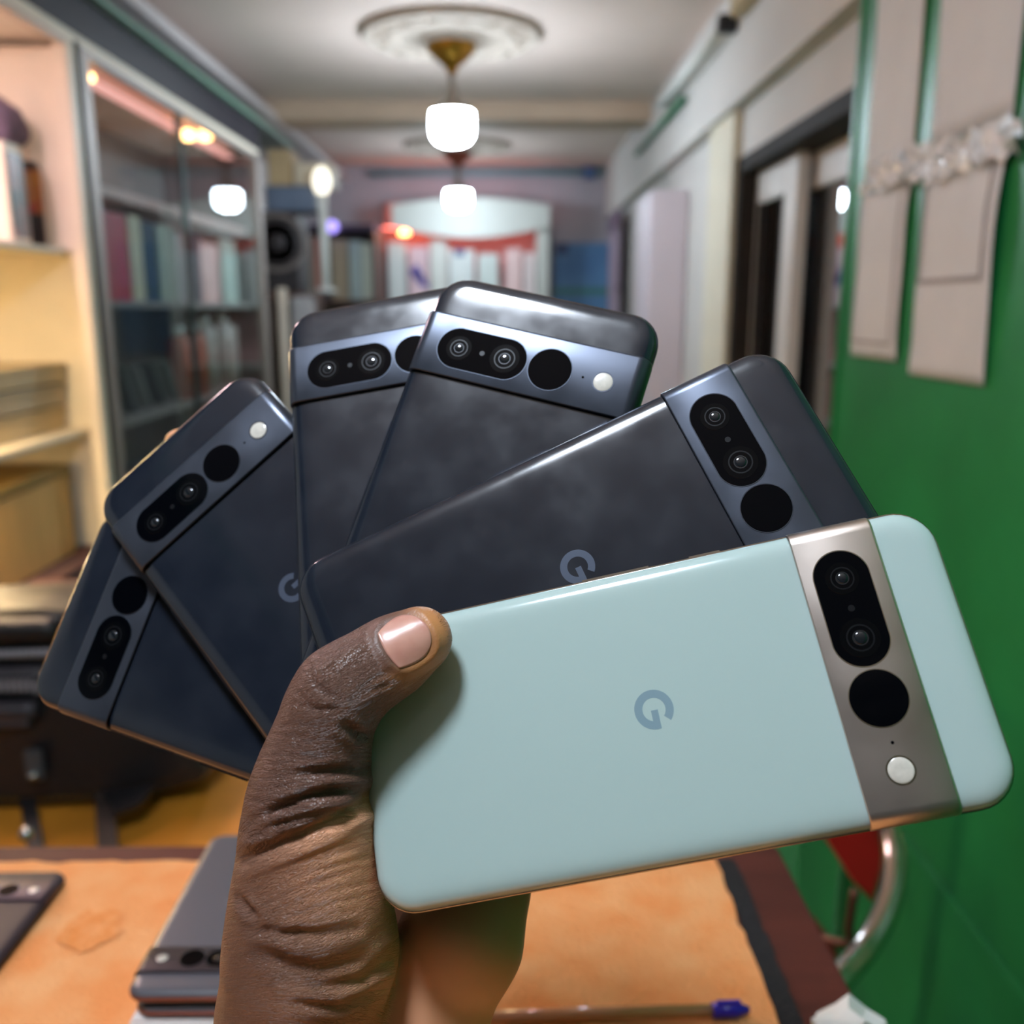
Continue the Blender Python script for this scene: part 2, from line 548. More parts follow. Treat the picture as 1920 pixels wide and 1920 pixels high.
# boxes on the back display shelf
bx = [(727, 760, 455, (220, 224, 220), 'slim white box at the rosewood end of the back display shelf'),
      (766, 802, 462, (232, 200, 206), 'pale pink box with a purple motif on the back display shelf'),
      (806, 838, 450, (222, 222, 214), 'tall cream box beside the pink box on the back display shelf'),
      (842, 888, 468, (226, 230, 226), 'wide white box in the middle of the back display shelf'),
      (896, 934, 476, (214, 222, 216), 'short white box beside the wide one on the back display shelf'),
      (948, 978, 466, (240, 206, 202), 'pinkish white box near the column end of the back display shelf'),
      (982, 1003, 474, (232, 216, 214), 'narrow pale box touching the column of the back display shelf')]
for i, (a, b, t, col, lab) in enumerate(bx):
    A, B = ony(a, t, YS + 0.05), ony(b, t, YS + 0.05)
    o = boxobj('phone_box', (A.x, YS + 0.04, zsh), (B.x, YS + 0.17, A.z), mat('card_%d' % i, col, 0.5, var=0.05), lab, 'box', 'boxes on the back display shelf', bev=0.003)
    if i == 1:
        q0, q1 = ony(772, 498, YS + 0.04), ony(800, 540, YS + 0.04)
        mb = MB()
        for k in range(3):
            mb.obox(q0.lerp(q1, 0.25 + 0.25 * k) + Vector((0, -0.002, 0)), Vector((0.03, 0, 0.018 - 0.012 * k)), Vector((0, 0.001, 0)), Vector((-0.012, 0, 0.03)))
        mb.build('purple_motif', mat('purple_print', (96, 84, 170), 0.5, var=0.1), o)
    if i == 3:
        q0 = ony(858, 466, YS + 0.04)
        MB().box((q0.x - 0.02, YS + 0.036, q0.z - 0.05), (q0.x + 0.05, YS + 0.041, q0.z - 0.005)).build('navy_label', mat('navy_print', (80, 92, 140), 0.5, var=0.1), o)

# teal conduit at the back, green conduits on the sides
MB().tube([ony(690, 327, YE - 0.025), ony(1136, 323, YE - 0.025)], 0.024, 10, 1).build('teal_conduit', M_pipe_t, smooth=True, label='teal conduit pipe running across the back wall under the ceiling', cat='pipe')
MB().tube([Vector((0.712, 3.95, CZ + 0.81)), Vector((0.712, 5.3, CZ + 0.81))], 0.014, 10, 1).build('green_conduit', M_pipe_g, smooth=True, label='short green conduit pipe clipped to the right soffit', cat='pipe')
pj = ony(1105, 325, YE - 0.045)
MB().box(pj + Vector((-0.04, -0.05, -0.04)), pj + Vector((0.04, 0.05, 0.04)), 0.006).build('junction_box', mat('blue_plastic', (72, 96, 140), 0.4, var=0.1), label='small blue junction box on the teal conduit pipe', cat='box')

# ------------------------------------------------------------------ left glass display cabinet
XC = -1.01
XCB = -1.42
Yp = onx(172, 480, XC).y        # middle post
Ye = onx(490, 400, XC).y        # far post
ZT = CZ + 0.614
Yn = 1.3
ZB = CZ - 0.60
cab = empty('glass_display_cabinet', (XC - 0.2, 2.8, 0), 'long wall cabinet with sliding glass front and aluminium posts on the left', 'cabinet')
MB().box((XCB, Yn, ZB), (XCB + 0.015, Yp, ZT)).build('back_panel', mat('cream_backing', (238, 232, 226), 0.6, var=0.08), cab)
MB().box((XCB, Yp, ZB), (XCB + 0.015, Ye, ZT)).build('back_panel', mat('grey_backing', (150, 142, 140), 0.6, var=0.15, scale=3), cab)
MB().box((XCB, Yn, ZT), (XC, Ye, ZT + 0.02)).build('top_panel', M_cream, cab)
MB().box((XC - 0.02, Yn, ZT - 0.022), (XC + 0.004, Yp, ZT), 0.003).build('top_rail', mat('cream_rail', (214, 190, 168), 0.45, var=0.05), cab)
MB().box((XC - 0.02, Yp, ZT - 0.022), (XC + 0.004, Ye, ZT), 0.003).build('top_rail', M_alu, cab)
MB().box((XCB, Yn - 0.02, 0), (XC, Ye, ZB)).build('base', M_brown, cab)
MB().box((XCB, Ye - 0.02, ZB), (XC, Ye, ZT)).build('end_panel', mat('grey_panel', (140, 132, 132), 0.5, var=0.1), cab)
MB().box((XCB, Yn - 0.02, ZB), (XC, Yn, ZT)).build('end_panel', M_cream, cab)
MB().box((XC - 0.028, Yp - 0.045, ZB), (XC + 0.004, Yp, ZT), 0.003).build('post', M_cream, cab)
MB().box((XC - 0.026, Yp, ZB), (XC + 0.008, Yp + 0.022, ZT), 0.002).build('seal', M_darkseal, cab)
MB().box((XC - 0.026, Yp + 0.022, ZB), (XC + 0.006, Yp + 0.075, ZT), 0.003).build('post', M_alu, cab)
MB().box((XC - 0.028, Ye - 0.07, ZB), (XC + 0.006, Ye, ZT), 0.003).build('post', M_alu, cab)
Ym = onx(355, 400, XC).y
MB().box((XC - 0.03, Ym, ZB), (XC - 0.012, Ym + 0.03, ZT), 0.002).build('post', mat('dark_alu', (96, 100, 100), 0.4, 0.5, var=0.1), cab)
MB().box((XC - 0.016, Yp + 0.07, ZB), (XC - 0.011, Ym + 0.02, ZT - 0.02)).build('glass_pane', M_glass, cab)
MB().box((XC - 0.008, Ym, ZB), (XC - 0.003, Ye - 0.06, ZT - 0.02)).build('glass_pane', M_glass, cab)
MB().box((XCB + 0.015, Yp - 0.02, ZB), (XC - 0.03, Yp - 0.005, ZT - 0.02)).build('divider', M_cream, cab)
# shelves, near bay and far bay
zs1 = onx(100, 462, XC - 0.02).z
zs2 = onx(110, 822, XC - 0.02).z
for zz, mm in ((zs1, M_cream), (zs2, M_cream)):
    MB().box((XCB + 0.015, Yn, zz - 0.014), (XC - 0.03, Yp - 0.02, zz), 0.002).build('shelf_board', mm, cab)
zf1 = onx(300, 566, XC - 0.05).z
zf2 = onx(300, 770, XC - 0.05).z
zf0 = onx(300, 395, XC - 0.05).z
for zz in (zf1, zf2):
    MB().box((XCB + 0.015, Yp + 0.02, zz - 0.018), (XC - 0.05, Ye - 0.02, zz), 0.002).build('shelf_board', mat('taupe_shelf', (160, 146, 142), 0.5, var=0.08), cab)
MB().box((XCB + 0.015, Yp + 0.02, zf0), (XC - 0.06, Ye - 0.02, zf0 + 0.028), 0.002).build('shelf_board', mat('pink_shelf', (226, 178, 170), 0.5, var=0.05), cab)
# warm light strips in the near bay, pink strip in the far bay
MB().box((XC - 0.09, Yn + 0.05, ZT - 0.03), (XC - 0.03, 1.84, ZT - 0.022)).build('light_strip_offscreen', mat('pinkish_led', (255, 200, 200), 0.4, emis=(255, 222, 234), es=75.0), cab)
MB().box((XC - 0.08, Yn + 0.05, zs1 - 0.022), (XC - 0.035, 1.84, zs1 - 0.014)).build('light_strip_offscreen', mat('yellow_led', (255, 220, 150), 0.4, emis=(255, 222, 166), es=115.0), cab)
MB().box((XC - 0.08, Yn + 0.05, zs2 - 0.022), (XC - 0.035, 1.84, zs2 - 0.014)).build('light_strip_offscreen', MATS['yellow_led'], cab)
MB().box((XC - 0.10, Yp + 0.12, ZT - 0.034), (XC - 0.06, Ye - 0.15, ZT - 0.026)).build('light_strip', mat('pink_strip', (255, 190, 186), 0.4, emis=(255, 176, 166), es=1.3), cab)
for (px, py, w_) in ((166, 147, 0.014), (352, 256, 0.022), (385, 256, 0.022)):
    q = onx(px, py, XC - 0.045)
    MB().lathe(q, [(0.004, w_), (w_, w_ * 0.6), (w_, -w_ * 0.3), (0.003, -w_ * 0.6)], 14).build('spot_lamp', mat('warm_spot', (255, 210, 150), 0.4, emis=(255, 190, 120), es=14.0), cab)

# fascia, ledge, green conduit above the cabinet
fa = boxobj('trim_8', (XC - 0.4, YB, ZT + 0.02), (XC + 0.002, Ye + 0.02, CZ + 0.722), M_fascia, kind='structure')
boxobj('trim_9', (XL, YB, CZ + 0.722), (XC + 0.02, 4.6, CZ + 0.742), mat('grey_ledge', (124, 120, 122), 0.5, var=0.1), kind='structure')
MB().tube([Vector((XC + 0.0295, YB + 0.1, CZ + 0.733)), Vector((XC + 0.0295, 4.58, CZ + 0.733))], 0.01, 8, 1).build('green_conduit', M_pipe_g, smooth=True, label='long thin green conduit along the ledge above the glass cabinet', cat='pipe')

# contents of the near bay
xi = XC - 0.07


def cabbox(px0, px1, py0, zbase, x, depth, col, name, label, cat='box', group=None, bev=0.003):
    A, B = onx(px0, py0, x), onx(px1, py0, x)
    return boxobj(name, (x - depth, min(A.y, B.y), zbase), (x, max(A.y, B.y), A.z), mat('m_' + label[:24].replace(' ', '_'), col, 0.5, var=0.06), label, cat, group, bev=bev)


# framed picture: teal image in a cream frame
A, B = onx(2, 262, xi), onx(60, 445, xi)
pf = empty('picture_frame', (xi, (A.y + B.y) / 2, zs1), 'cream framed teal picture standing on the upper cabinet shelf', 'picture')
y0, y1 = A.y, B.y
MB().box((xi - 0.10, y0, zs1), (xi, y1, A.z), 0.003).build('frame', M_cream, pf)
MB().box((xi - 0.001, y0 + (y1 - y0) * 0.14, zs1 + 0.015), (xi + 0.003, y1 - (y1 - y0) * 0.12, A.z - 0.02)).build('picture', mat('teal_print', (70, 96, 98), 0.4, col2=(150, 110, 110), scale=14), pf)
A, B = onx(64, 300, xi), onx(98, 440, xi)
bt = empty('dark_bottle', (xi - 0.03, (A.y + B.y) / 2, zs1), 'dark can with red and yellow label beside the framed picture', 'can')
rb = abs(B.y - A.y) / 2
MB().lathe((xi - 0.03, (A.y + B.y) / 2, zs1), [(rb * 0.9, 0), (rb, 0.008), (rb, (A.z - zs1) * 0.92), (rb * 0.8, (A.z - zs1))], 20).build('body', mat('black_can', (44, 28, 34), 0.35, var=0.1), bt, True)
MB().lathe((xi - 0.03, (A.y + B.y) / 2, zs1), [(rb * 1.01, (A.z - zs1) * 0.40), (rb * 1.02, (A.z - zs1) * 0.42), (rb * 1.02, (A.z - zs1) * 0.88), (rb * 1.01, (A.z - zs1) * 0.9)], 20).build('label_band', mat('red_label', (158, 40, 46), 0.4, col2=(190, 130, 40), scale=16), bt, True)
pouch_z = onx(2, 262, xi).z
# grey plush thing on top of the frame: small bag
A = onx(30, 205, xi - 0.05)
bg = MB()
bmx = bmesh.new()
bmesh.ops.create_icosphere(bmx, subdivisions=3, radius=1)
for v in bmx.verts:
    n = 1 + 0.12 * math.sin(5 * v.co.x + 3 * v.co.z) + 0.08 * math.sin(9 * v.co.y)
    v.co = Vector((v.co.x * 0.045, v.co.y * 0.075, v.co.z * 0.055)) * n
bmesh.ops.translate(bmx, vec=(xi - 0.05, Yp - 0.125, pouch_z + 0.052), verts=bmx.verts)
bg.bm(bmx).build('plush_pouch', mat('purple_plush', (120, 104, 126), 0.8, var=0.3, scale=40, bump=0.3), smooth=True, label='lumpy grey purple pouch lying on top of the framed picture', cat='pouch')
# flat cartons stacked on the middle shelf
stack = [(600, 676, 2, 146, (206, 186, 150), 'top carton'), (684, 748, -6, 148, (196, 178, 150), 'second carton'), (752, 806, -10, 142, (212, 186, 140), 'third carton')]
labs = ['flat tan carton on top of the stack in the warm lit bay', 'flat grey tan carton second in the stack of the warm lit bay', 'flat golden carton at the bottom of the stack in the warm lit bay']
zc = zs2
hs = [0.05, 0.055, 0.062]
for i in range(3):
    h = hs[2 - i]
    x0, x1 = XC - 0.09 + 0.006 * i, XC - 0.36
    yA, yB = onx(stack[2 - i][2], 700, XC - 0.08).y, onx(stack[2 - i][3] - 3 * i, 700, XC - 0.09).y
    cc = empty('flat_carton', ((x0 + x1) / 2, (yA + yB) / 2, zc), labs[2 - i], 'carton', 'flat cartons stacked in the warm lit bay')
    yB = min(yB, Yp - 0.03)
    MB().box((x1, yA - 0.1, zc), (x0, yB, zc + h * 0.68), 0.003).build('tray', mat('carton_%d' % i, stack[2 - i][4], 0.6, var=0.08), cc)
    MB().box((x1 - 0.003, yA - 0.103, zc + h * 0.6), (x0 + 0.004, yB + 0.003, zc + h - 0.004), 0.003).build('lid', mat('cartonlid_%d' % i, tuple(int(v * 0.95) for v in stack[2 - i][4]), 0.6, var=0.08), cc)
    zc += h
# tan wood box on the bottom
A, B = onx(0, 880, XC - 0.07), onx(128, 880, XC - 0.07)
tb = empty('tan_box', (XC - 0.2, (A.y + B.y) / 2, ZB), 'honey coloured wooden box with dark lid on the bottom shelf of the warm lit bay', 'box')
zt = onx(120, 868, XC - 0.07).z
MB().box((XC - 0.33, Yn + 0.3, ZB), (XC - 0.07, B.y, zt - 0.03), 0.004).build('body', mat('honey_wood', (214, 170, 104), 0.5, var=0.15, scale=6, stretch=(1, 6, 1)), tb)
MB().box((XC - 0.335, Yn + 0.295, zt - 0.03), (XC - 0.065, B.y + 0.004, zt - 0.006), 0.004).build('lid', mat('olive_wood', (150, 122, 62), 0.5, var=0.15), tb)

# contents of the far bay
fb = [(186, 234, 392, (206, 44, 70), 'crimson box standing in the glass cabinet next to the aluminium post'),
      (238, 262, 402, (222, 206, 180), 'narrow cream box right after the crimson box in the cabinet'),
      (264, 290, 414, (48, 72, 100), 'narrow dark blue box among the cabinet boxes'),
      (294, 322, 420, (186, 190, 178), 'pale sage box right after the dark blue box in the cabinet'),
      (328, 350, 434, (170, 160, 160), 'grey lilac box beside the dark cabinet mullion'),
      (362, 372, 440, (70, 76, 92), 'thin slate box just past the dark cabinet mullion'),
      (374, 408, 452, (246, 196, 190), 'pale pink box in the far part of the glass cabinet'),
      (412, 440, 446, (196, 206, 194), 'mint grey box at the far end of the glass cabinet')]
for (a, b, t, col, lab) in fb:
    cabbox(a, b, t, zf1, xi, 0.14, col, 'phone_box', lab, 'box', 'boxes standing in the glass cabinet')
q = onx(415, 520, xi + 0.004)
# lower shelf: phones leaning in a row
for k in range(6):
    px = 205 + 27 * k
    A = onx(px, 760, xi)
    a = math.radians(32)
    hh, ww = 0.155, 0.012
    c_ = Vector((xi - 0.04, A.y + 0.5 * hh * math.sin(-a) * 1.0, zf2 + 0.5 * hh * math.cos(a) + 0.012))
    up = Vector((0, -math.sin(a), math.cos(a)))
    sd = Vector((0, math.cos(a), math.sin(a)))
    o = empty('display_phone', c_ - up * hh / 2, '%s leaning behind the cabinet glass, %s from the aluminium post' % (['dark slate phone', 'pale grey phone'][k % 2], ['first', 'second', 'third', 'fourth', 'fifth', 'sixth'][k]), 'phone', 'phones leaning in the glass cabinet')
    MB().obox(c_, Vector((0.036, 0, 0)), sd * ww / 2, up * hh / 2).build('body', mat('slate_phone', (92, 98, 100), 0.35, var=0.1) if k % 2 == 0 else mat('pale_phone', (150, 148, 144), 0.4, var=0.1), o)
    MB().obox(c_ + sd * (ww / 2 + 0.001), Vector((0.033, 0, 0)), sd * 0.0008, up * (hh / 2 - 0.004)).build('screen', mat('slate_screen', (44, 50, 54), 0.2, var=0.1), o)  # plain dark slate screen colour
for (a, b, t, bt_, col, lab) in [(346, 360, 612, 690, (190, 84, 50), 'orange spray can inside the cabinet beside the mullion'), (374, 388, 606, 690, (196, 90, 52), 'orange tin standing behind the cabinet mullion'), (394, 408, 590, 690, (190, 180, 172), 'pale bottle on the lower cabinet shelf'), (432, 450, 586, 690, (196, 178, 170), 'pinkish jar at the far end of the lower cabinet shelf')]:
    A, B = onx(a, t, xi), onx(b, t, xi)
    r_ = abs(A.y - B.y) / 2
    hgt = A.z - zf2
    o = empty('tin', (xi - r_, (A.y + B.y) / 2, zf2), lab, 'tin', 'tins on the lower cabinet shelf')
    MB().lathe((xi - r_, (A.y + B.y) / 2, zf2), [(r_, 0), (r_, hgt * 0.8), (r_ * 0.6, hgt * 0.86)], 16).build('body', mat('tin_' + lab[:10].replace(' ', '_'), col, 0.4, var=0.1), o, True)
    MB().lathe((xi - r_, (A.y + B.y) / 2, zf2 + hgt * 0.86), [(r_ * 0.5, 0), (r_ * 0.5, hgt * 0.14)], 16).build('cap', M_white, o, True)
for k in range(4):
    A = onx(215 + 30 * k, 900, xi)
    boxobj('small_carton', (xi - 0.12, A.y - 0.05, ZB), (xi - 0.01 * k, A.y + 0.04, ZB + 0.1 + 0.02 * (k % 2)), mat('floor_carton_%d' % (k % 3), [(86, 88, 98), (120, 118, 112), (70, 74, 86)][k % 3], 0.5, var=0.1),  # plain slate, stone grey and navy card colours
           ['low slate carton on the cabinet floor beside the post', 'low stone grey carton on the cabinet floor', 'low navy carton on the cabinet floor', 'low slate carton on the cabinet floor beyond the navy one'][k], 'carton', 'cartons on the cabinet floor', bev=0.003)

# ------------------------------------------------------------------ things beyond the cabinet on the left
YQ = 5.0
A, B = ony(494, 395, YQ), ony(562, 548, YQ)
sp = empty('loudspeaker', ((A.x + B.x) / 2, YQ + 0.12, B.z), 'black loudspeaker with a pale ring standing past the glass cabinet', 'speaker')
M_blk = mat('black_box', (50, 44, 46), 0.5, var=0.15)
MB().box((A.x - 0.1, YQ, B.z), (B.x, YQ + 0.3, A.z), 0.008).build('body', M_blk, sp)
cx, cz = ony(520, 455, YQ).x, ony(520, 455, YQ).z
ring = []
MB().lathe((cx, YQ, cz), [(0.150, 0.0), (0.150, -0.008), (0.125, -0.008), (0.125, 0.0)], 40, 'y').build('ring', mat('grey_ring', (128, 116, 112), 0.45, var=0.1), sp, True)
MB().lathe((cx, YQ, cz), [(0.122, 0.0), (0.118, -0.006), (0.05, 0.012), (0.045, 0.0), (0.001, -0.008)], 40, 'y').build('cone', mat('cone_paper', (58, 50, 52), 0.6, var=0.1), sp, True)
sh = empty('side_shelf', (A.x, YQ + 0.15, 0), 'wooden side shelf that carries the loudspeaker past the cabinet', 'shelf')
MB().box((XL + 0.002, YQ - 0.02, B.z - 0.03), (ony(700, 560, YQ).x - 0.35, YQ + 0.5, B.z), 0.004).build('board', mat('dark_wood', (96, 66, 54), 0.5, var=0.2), sh)
MB().box((XL + 0.002, YQ + 0.02, 0), (XL + 0.05, YQ + 0.48, B.z - 0.03)).build('side_panel', MATS['dark_wood'], sh)
MB().box((B.x - 0.02, YQ + 0.02, 0), (B.x + 0.03, YQ + 0.48, B.z - 0.03)).build('side_panel', MATS['dark_wood'], sh)
for (a, b, t, bt_, col, dz, nm, lab) in [(496, 592, 348, 394, (104, 116, 138), 0.0, 'blue_grey_case', 'blue grey case lying on top of the loudspeaker'),
                                   (500, 546, 280, 347, (196, 168, 128), 0.02, 'tan_carton', 'tan carton on top of the blue grey case'),
                                   (550, 622, 305, 347, (206, 192, 170), 0.05, 'beige_carton', 'wide beige carton beside the tan carton above the loudspeaker')]:
    p, q = ony(a, t, YQ + dz), ony(b, bt_, YQ + dz)
    boxobj(nm, (p.x, YQ + dz, q.z), (q.x, YQ + 0.28, p.z), mat('m_' + nm, col, 0.55, var=0.12), lab, 'carton' if 'carton' in nm else 'case', bev=0.004)
# glowing oval lamp on a white post
p = ony(603, 340, YQ - 0.04)
ol = empty('oval_lamp', (p.x, YQ - 0.04, ony(603, 548, YQ).z), 'oval white lamp on a pale post beside the loudspeaker', 'lamp')
prof = [(0.001, -0.072)] + [(0.046 * math.cos(t), 0.072 * math.sin(t)) for t in np.linspace(-1.45, 1.45, 12)] + [(0.001, 0.072)]
MB().lathe(p, prof, 20).build('shade', mat('lamp_glow', (255, 250, 235), 0.4, emis=(255, 246, 225), es=1.6), ol, True)
MB().tube([p + Vector((0, 0, -0.06)), Vector((p.x, p.y, ony(603, 548, YQ).z))], 0.022, 12, 1).build('post', M_white, ol, True)
MB().lathe((p.x, p.y, ony(603, 548, YQ).z), [(0.06, 0), (0.06, 0.012), (0.03, 0.02)], 20).build('base', M_white, ol, True)
# open shelf with boxes at the back left
YO = 6.1
A, B = ony(590, 432, YO), ony(706, 562, YO)
os_ = empty('open_box_shelf', ((A.x + B.x) / 2, YO + 0.15, 0), 'open shelf of upright boxes under a dark purple top in the back left', 'shelf')
MB().box((A.x - 0.3, YO - 0.02, A.z), (B.x, YO + 0.35, A.z + 0.035), 0.004).build('top_board', mat('dark_purple', (84, 66, 92), 0.5, var=0.15), os_)
MB().box((A.x - 0.3, YO - 0.02, B.z - 0.03), (B.x, YO + 0.35, B.z), 0.004).build('shelf_board', MATS['dark_wood'], os_)
MB().box((A.x - 0.3, YO + 0.33, 0), (B.x, YO + 0.35, A.z)).build('back_panel', mat('taupe_backing', (130, 116, 112), 0.6, var=0.1), os_)
MB().box((B.x - 0.02, YO, 0), (B.x, YO + 0.33, A.z)).build('side_panel', MATS['dark_wood'], os_)
MB().box((A.x - 0.3, YO, 0), (A.x - 0.28, YO + 0.33, A.z)).build('side_panel', MATS['dark_wood'], os_)
for i, (a, b, t, col, lab) in enumerate([(566, 584, 440, (198, 182, 166), 'slim beige box at the lamp end of the open shelf'),
                                         (588, 602, 446, (206, 140, 126), 'slim salmon box on the open shelf'),
                                         (604, 618, 452, (74, 76, 84), 'slim charcoal box on the open shelf'),
                                         (620, 650, 450, (190, 170, 144), 'wide tan box on the open shelf'),
                                         (654, 676, 452, (190, 206, 206), 'pale blue white box on the open shelf'),
                                         (678, 696, 456, (214, 220, 206), 'cream white box at the far end of the open shelf')]):
    p, q = ony(a, t, YO + 0.03), ony(b, t, YO + 0.03)
    boxobj('phone_box', (p.x, YO + 0.02, B.z), (q.x, YO + 0.16, p.z), mat('oc_%d' % i, col, 0.5, var=0.06), lab, 'box', 'boxes on the open shelf', bev=0.003)
p = ony(622, 425, YO - 0.06)
MB().lathe(p, [(0.001, -0.04), (0.03, -0.028), (0.042, 0), (0.03, 0.028), (0.001, 0.04)], 16).build('purple_light', mat('violet_led', (190, 170, 255), 0.4, emis=(170, 150, 255), es=1.6), smooth=True, label='small round violet light on the edge of the open shelf', cat='light')
# low cream boxes below the loudspeaker shelf
for i, (a, b, t, bt_, lab) in enumerate([(518, 545, 540, 690, 'tall cream roll standing in front of the loudspeaker shelf'), (548, 590, 556, 690, 'grey white packet beside the cream roll')]):
    p, q = ony(a, t, YQ - 0.3), ony(b, bt_, YQ - 0.3)
    if i == 0:
        MB().lathe(((p.x + q.x) / 2, YQ - 0.3, 0), [((q.x - p.x) / 2, 0), ((q.x - p.x) / 2, p.z - 0.006), ((q.x - p.x) / 2 - 0.006, p.z)], 18).build('paper_roll', mat('cream_roll', (206, 190, 172), 0.6, var=0.1), smooth=True, label=lab, cat='roll')
    else:
        boxobj('packet', (p.x, YQ - 0.34, 0), (q.x, YQ - 0.2, p.z), mat('grey_packet', (170, 164, 164), 0.6, var=0.1), lab, 'packet', bev=0.01)

# ------------------------------------------------------------------ ceiling lamps with medallions
M_gold = mat('gold_metal', (190, 138, 52), 0.32, 0.85, var=0.2, scale=40)
M_red = mat('copper_red', (150, 72, 50), 0.4, 0.4, var=0.2, scale=40)
M_bulb = mat('led_diffuser', (245, 250, 255), 0.4, emis=(222, 240, 255), es=BULB)
M_kbulb = mat('led_diffuser_near', (245, 250, 255), 0.4, emis=(228, 240, 255), es=KEYBULB)
M_bulb2 = mat('led_diffuser_far', (245, 250, 255), 0.4, emis=(222, 240, 255), es=70.0)
M_hous = mat('lamp_housing', (150, 140, 130), 0.4, var=0.1)
M_med = mat('plaster', (198, 182, 168), 0.75, var=0.12, scale=5)


def ceiling_lamp(x, y, mcan, mbulb, label, lab2, drop=0.36, suffix=''):
    z = CEIL
    md_ = empty('ceiling_medallion', (x, y, z - 0.03), lab2, 'medallion', None)
    prof = [(0.338, 0.0), (0.338, -0.014), (0.325, -0.026), (0.300, -0.030), (0.285, -0.020), (0.255, -0.020), (0.24, -0.034), (0.20, -0.036), (0.19, -0.026), (0.12, -0.026), (0.11, -0.04), (0.001, -0.042)]
    MB().lathe((x, y, z - 0.0005), prof, 64).build('rosette', M_med, md_)
    for i in range(16):
        a = 2 * math.pi * i / 16
        c = Vector((x + 0.272 * math.cos(a), y + 0.272 * math.sin(a), z - 0.024))
        u = Vector((math.cos(a), math.sin(a), 0))
        MB().obox(c, u * 0.016, Vector((-u.y, u.x, 0)) * 0.03, Vector((0, 0, 0.008))).build('ornament', M_med, md_)
    if mbulb is None:
        return md_
    zc = z - 0.042
    lp = empty('ceiling_lamp' + suffix, (x, y, zc - drop), label, 'lamp')
    MB().lathe((x, y, zc), [(0.092, 0), (0.092, -0.012), (0.082, -0.03), (0.055, -0.055), (0.026, -0.075), (0.018, -0.09)], 32).build('canopy', mcan, lp, True)
    MB().lathe((x, y, zc - 0.085), [(0.001, 0.018)] + [(0.021 * math.cos(t), 0.021 * math.sin(t)) for t in np.linspace(1.2, -1.2, 8)] + [(0.001, -0.021)], 20).build('bead', mcan, lp, True)
    MB().lathe((x, y, zc), [(0.012, -0.1), (0.012, -0.128), (0.018, -0.16), (0.032, -0.19), (0.055, -0.215), (0.074, -0.228), (0.078, -0.234)], 32).build('housing', M_hous, lp, True)
    zb = zc - 0.234
    MB().lathe((x, y, zb), [(0.078, 0.0), (0.081, -0.02), (0.081, -0.06), (0.076, -0.088), (0.062, -0.106), (0.04, -0.116), (0.001, -0.12)], 32).build('diffuser' + suffix, mbulb, lp, True)
    return lp


q1 = onz(846, 62, CEIL)
ceiling_lamp(q1.x, q1.y, M_gold, M_bulb, 'hanging LED bulb with gold canopy under the nearer plaster medallion', 'large round plaster medallion above the gold canopy lamp')
q2 = onz(858, 272, CEIL)
ceiling_lamp(q2.x, q2.y, M_red, M_bulb2, 'hanging LED bulb with copper red canopy farther down the ceiling', 'round plaster medallion above the copper red canopy lamp')
ceiling_lamp(-0.21, 0.05, M_gold, M_kbulb, 'hanging LED bulb with gold canopy right over the table', 'plaster medallion over the table', suffix='_offscreen')
ceiling_lamp(0.2, -1.5, M_gold, None, None, 'plaster medallion near the rear wall')

# tube light on the right soffit
tl = empty('tube_light', (0.70, 3.5, CZ + 0.86), 'unlit white tube light fixture with black end cap on the right soffit', 'lamp')
MB().box((0.70, 3.2, CZ + 0.85), (0.735, 4.35, CZ + 0.90), 0.006).build('batten', M_aluw, tl)
MB().tube([Vector((0.685, 3.2, CZ + 0.862)), Vector((0.685, 4.35, CZ + 0.862))], 0.015, 12, 1).build('tube', M_white, tl, True)
MB().box((0.672, 3.165, CZ + 0.845), (0.735, 3.2, CZ + 0.90), 0.006).build('end_cap', mat('black_plastic', (34, 34, 42), 0.4, var=0.1), tl)
br = empty('wall_bracket', (0.70, 2.85, CZ + 0.9), 'beige cable bracket with a dark knob beside the tube light', 'bracket')
MB().box((0.685, 2.72, CZ + 0.86), (0.735, 3.08, CZ + 0.97), 0.008).build('plate', mat('beige_plastic', (182, 158, 116), 0.5, var=0.1), br)
MB().box((0.668, 2.80, CZ + 0.885), (0.686, 2.88, CZ + 0.955), 0.006).build('knob', MATS['black_plastic'], br)

# ------------------------------------------------------------------ brown counter, amber cupboard, bag
cz_ = onz(70, 1090, CZ - 0.565)
ct = empty('brown_counter', (-0.75, 1.8, 0), 'brown wooden counter in front of the glass cabinet', 'counter')
MB().box((-1.0, 1.69, 0.755), (-0.42, 1.92, 0.785), 0.004).build('top', M_brown, ct)
MB().box((-0.99, 1.72, 0), (-0.44, 1.9, 0.755)).build('body', mat('dark_counter', (60, 48, 46), 0.5, var=0.15), ct)
am = empty('amber_cupboard', (-0.62, 1.35, 0), 'amber varnished low wooden cupboard behind the table', 'cupboard')
M_amb = mat('amber_varnish', (226, 150, 50), 0.4, var=0.3, scale=5, stretch=(1, 1, 4), coat=0.3)
zam = 0.60
MB().box((-1.0, 1.14, 0), (-0.28, 1.62, zam - 0.02), 0.004).build('body', M_amb, am)
MB().box((-1.0, 1.12, zam - 0.02), (-0.27, 1.64, zam), 0.004).build('top', M_amb, am)
MB().box((-0.97, 1.122, 0.06), (-0.635, 1.14, zam - 0.05), 0.004).build('door', M_amb, am)
MB().box((-0.625, 1.122, 0.06), (-0.30, 1.14, zam - 0.05), 0.004).build('door', M_amb, am)

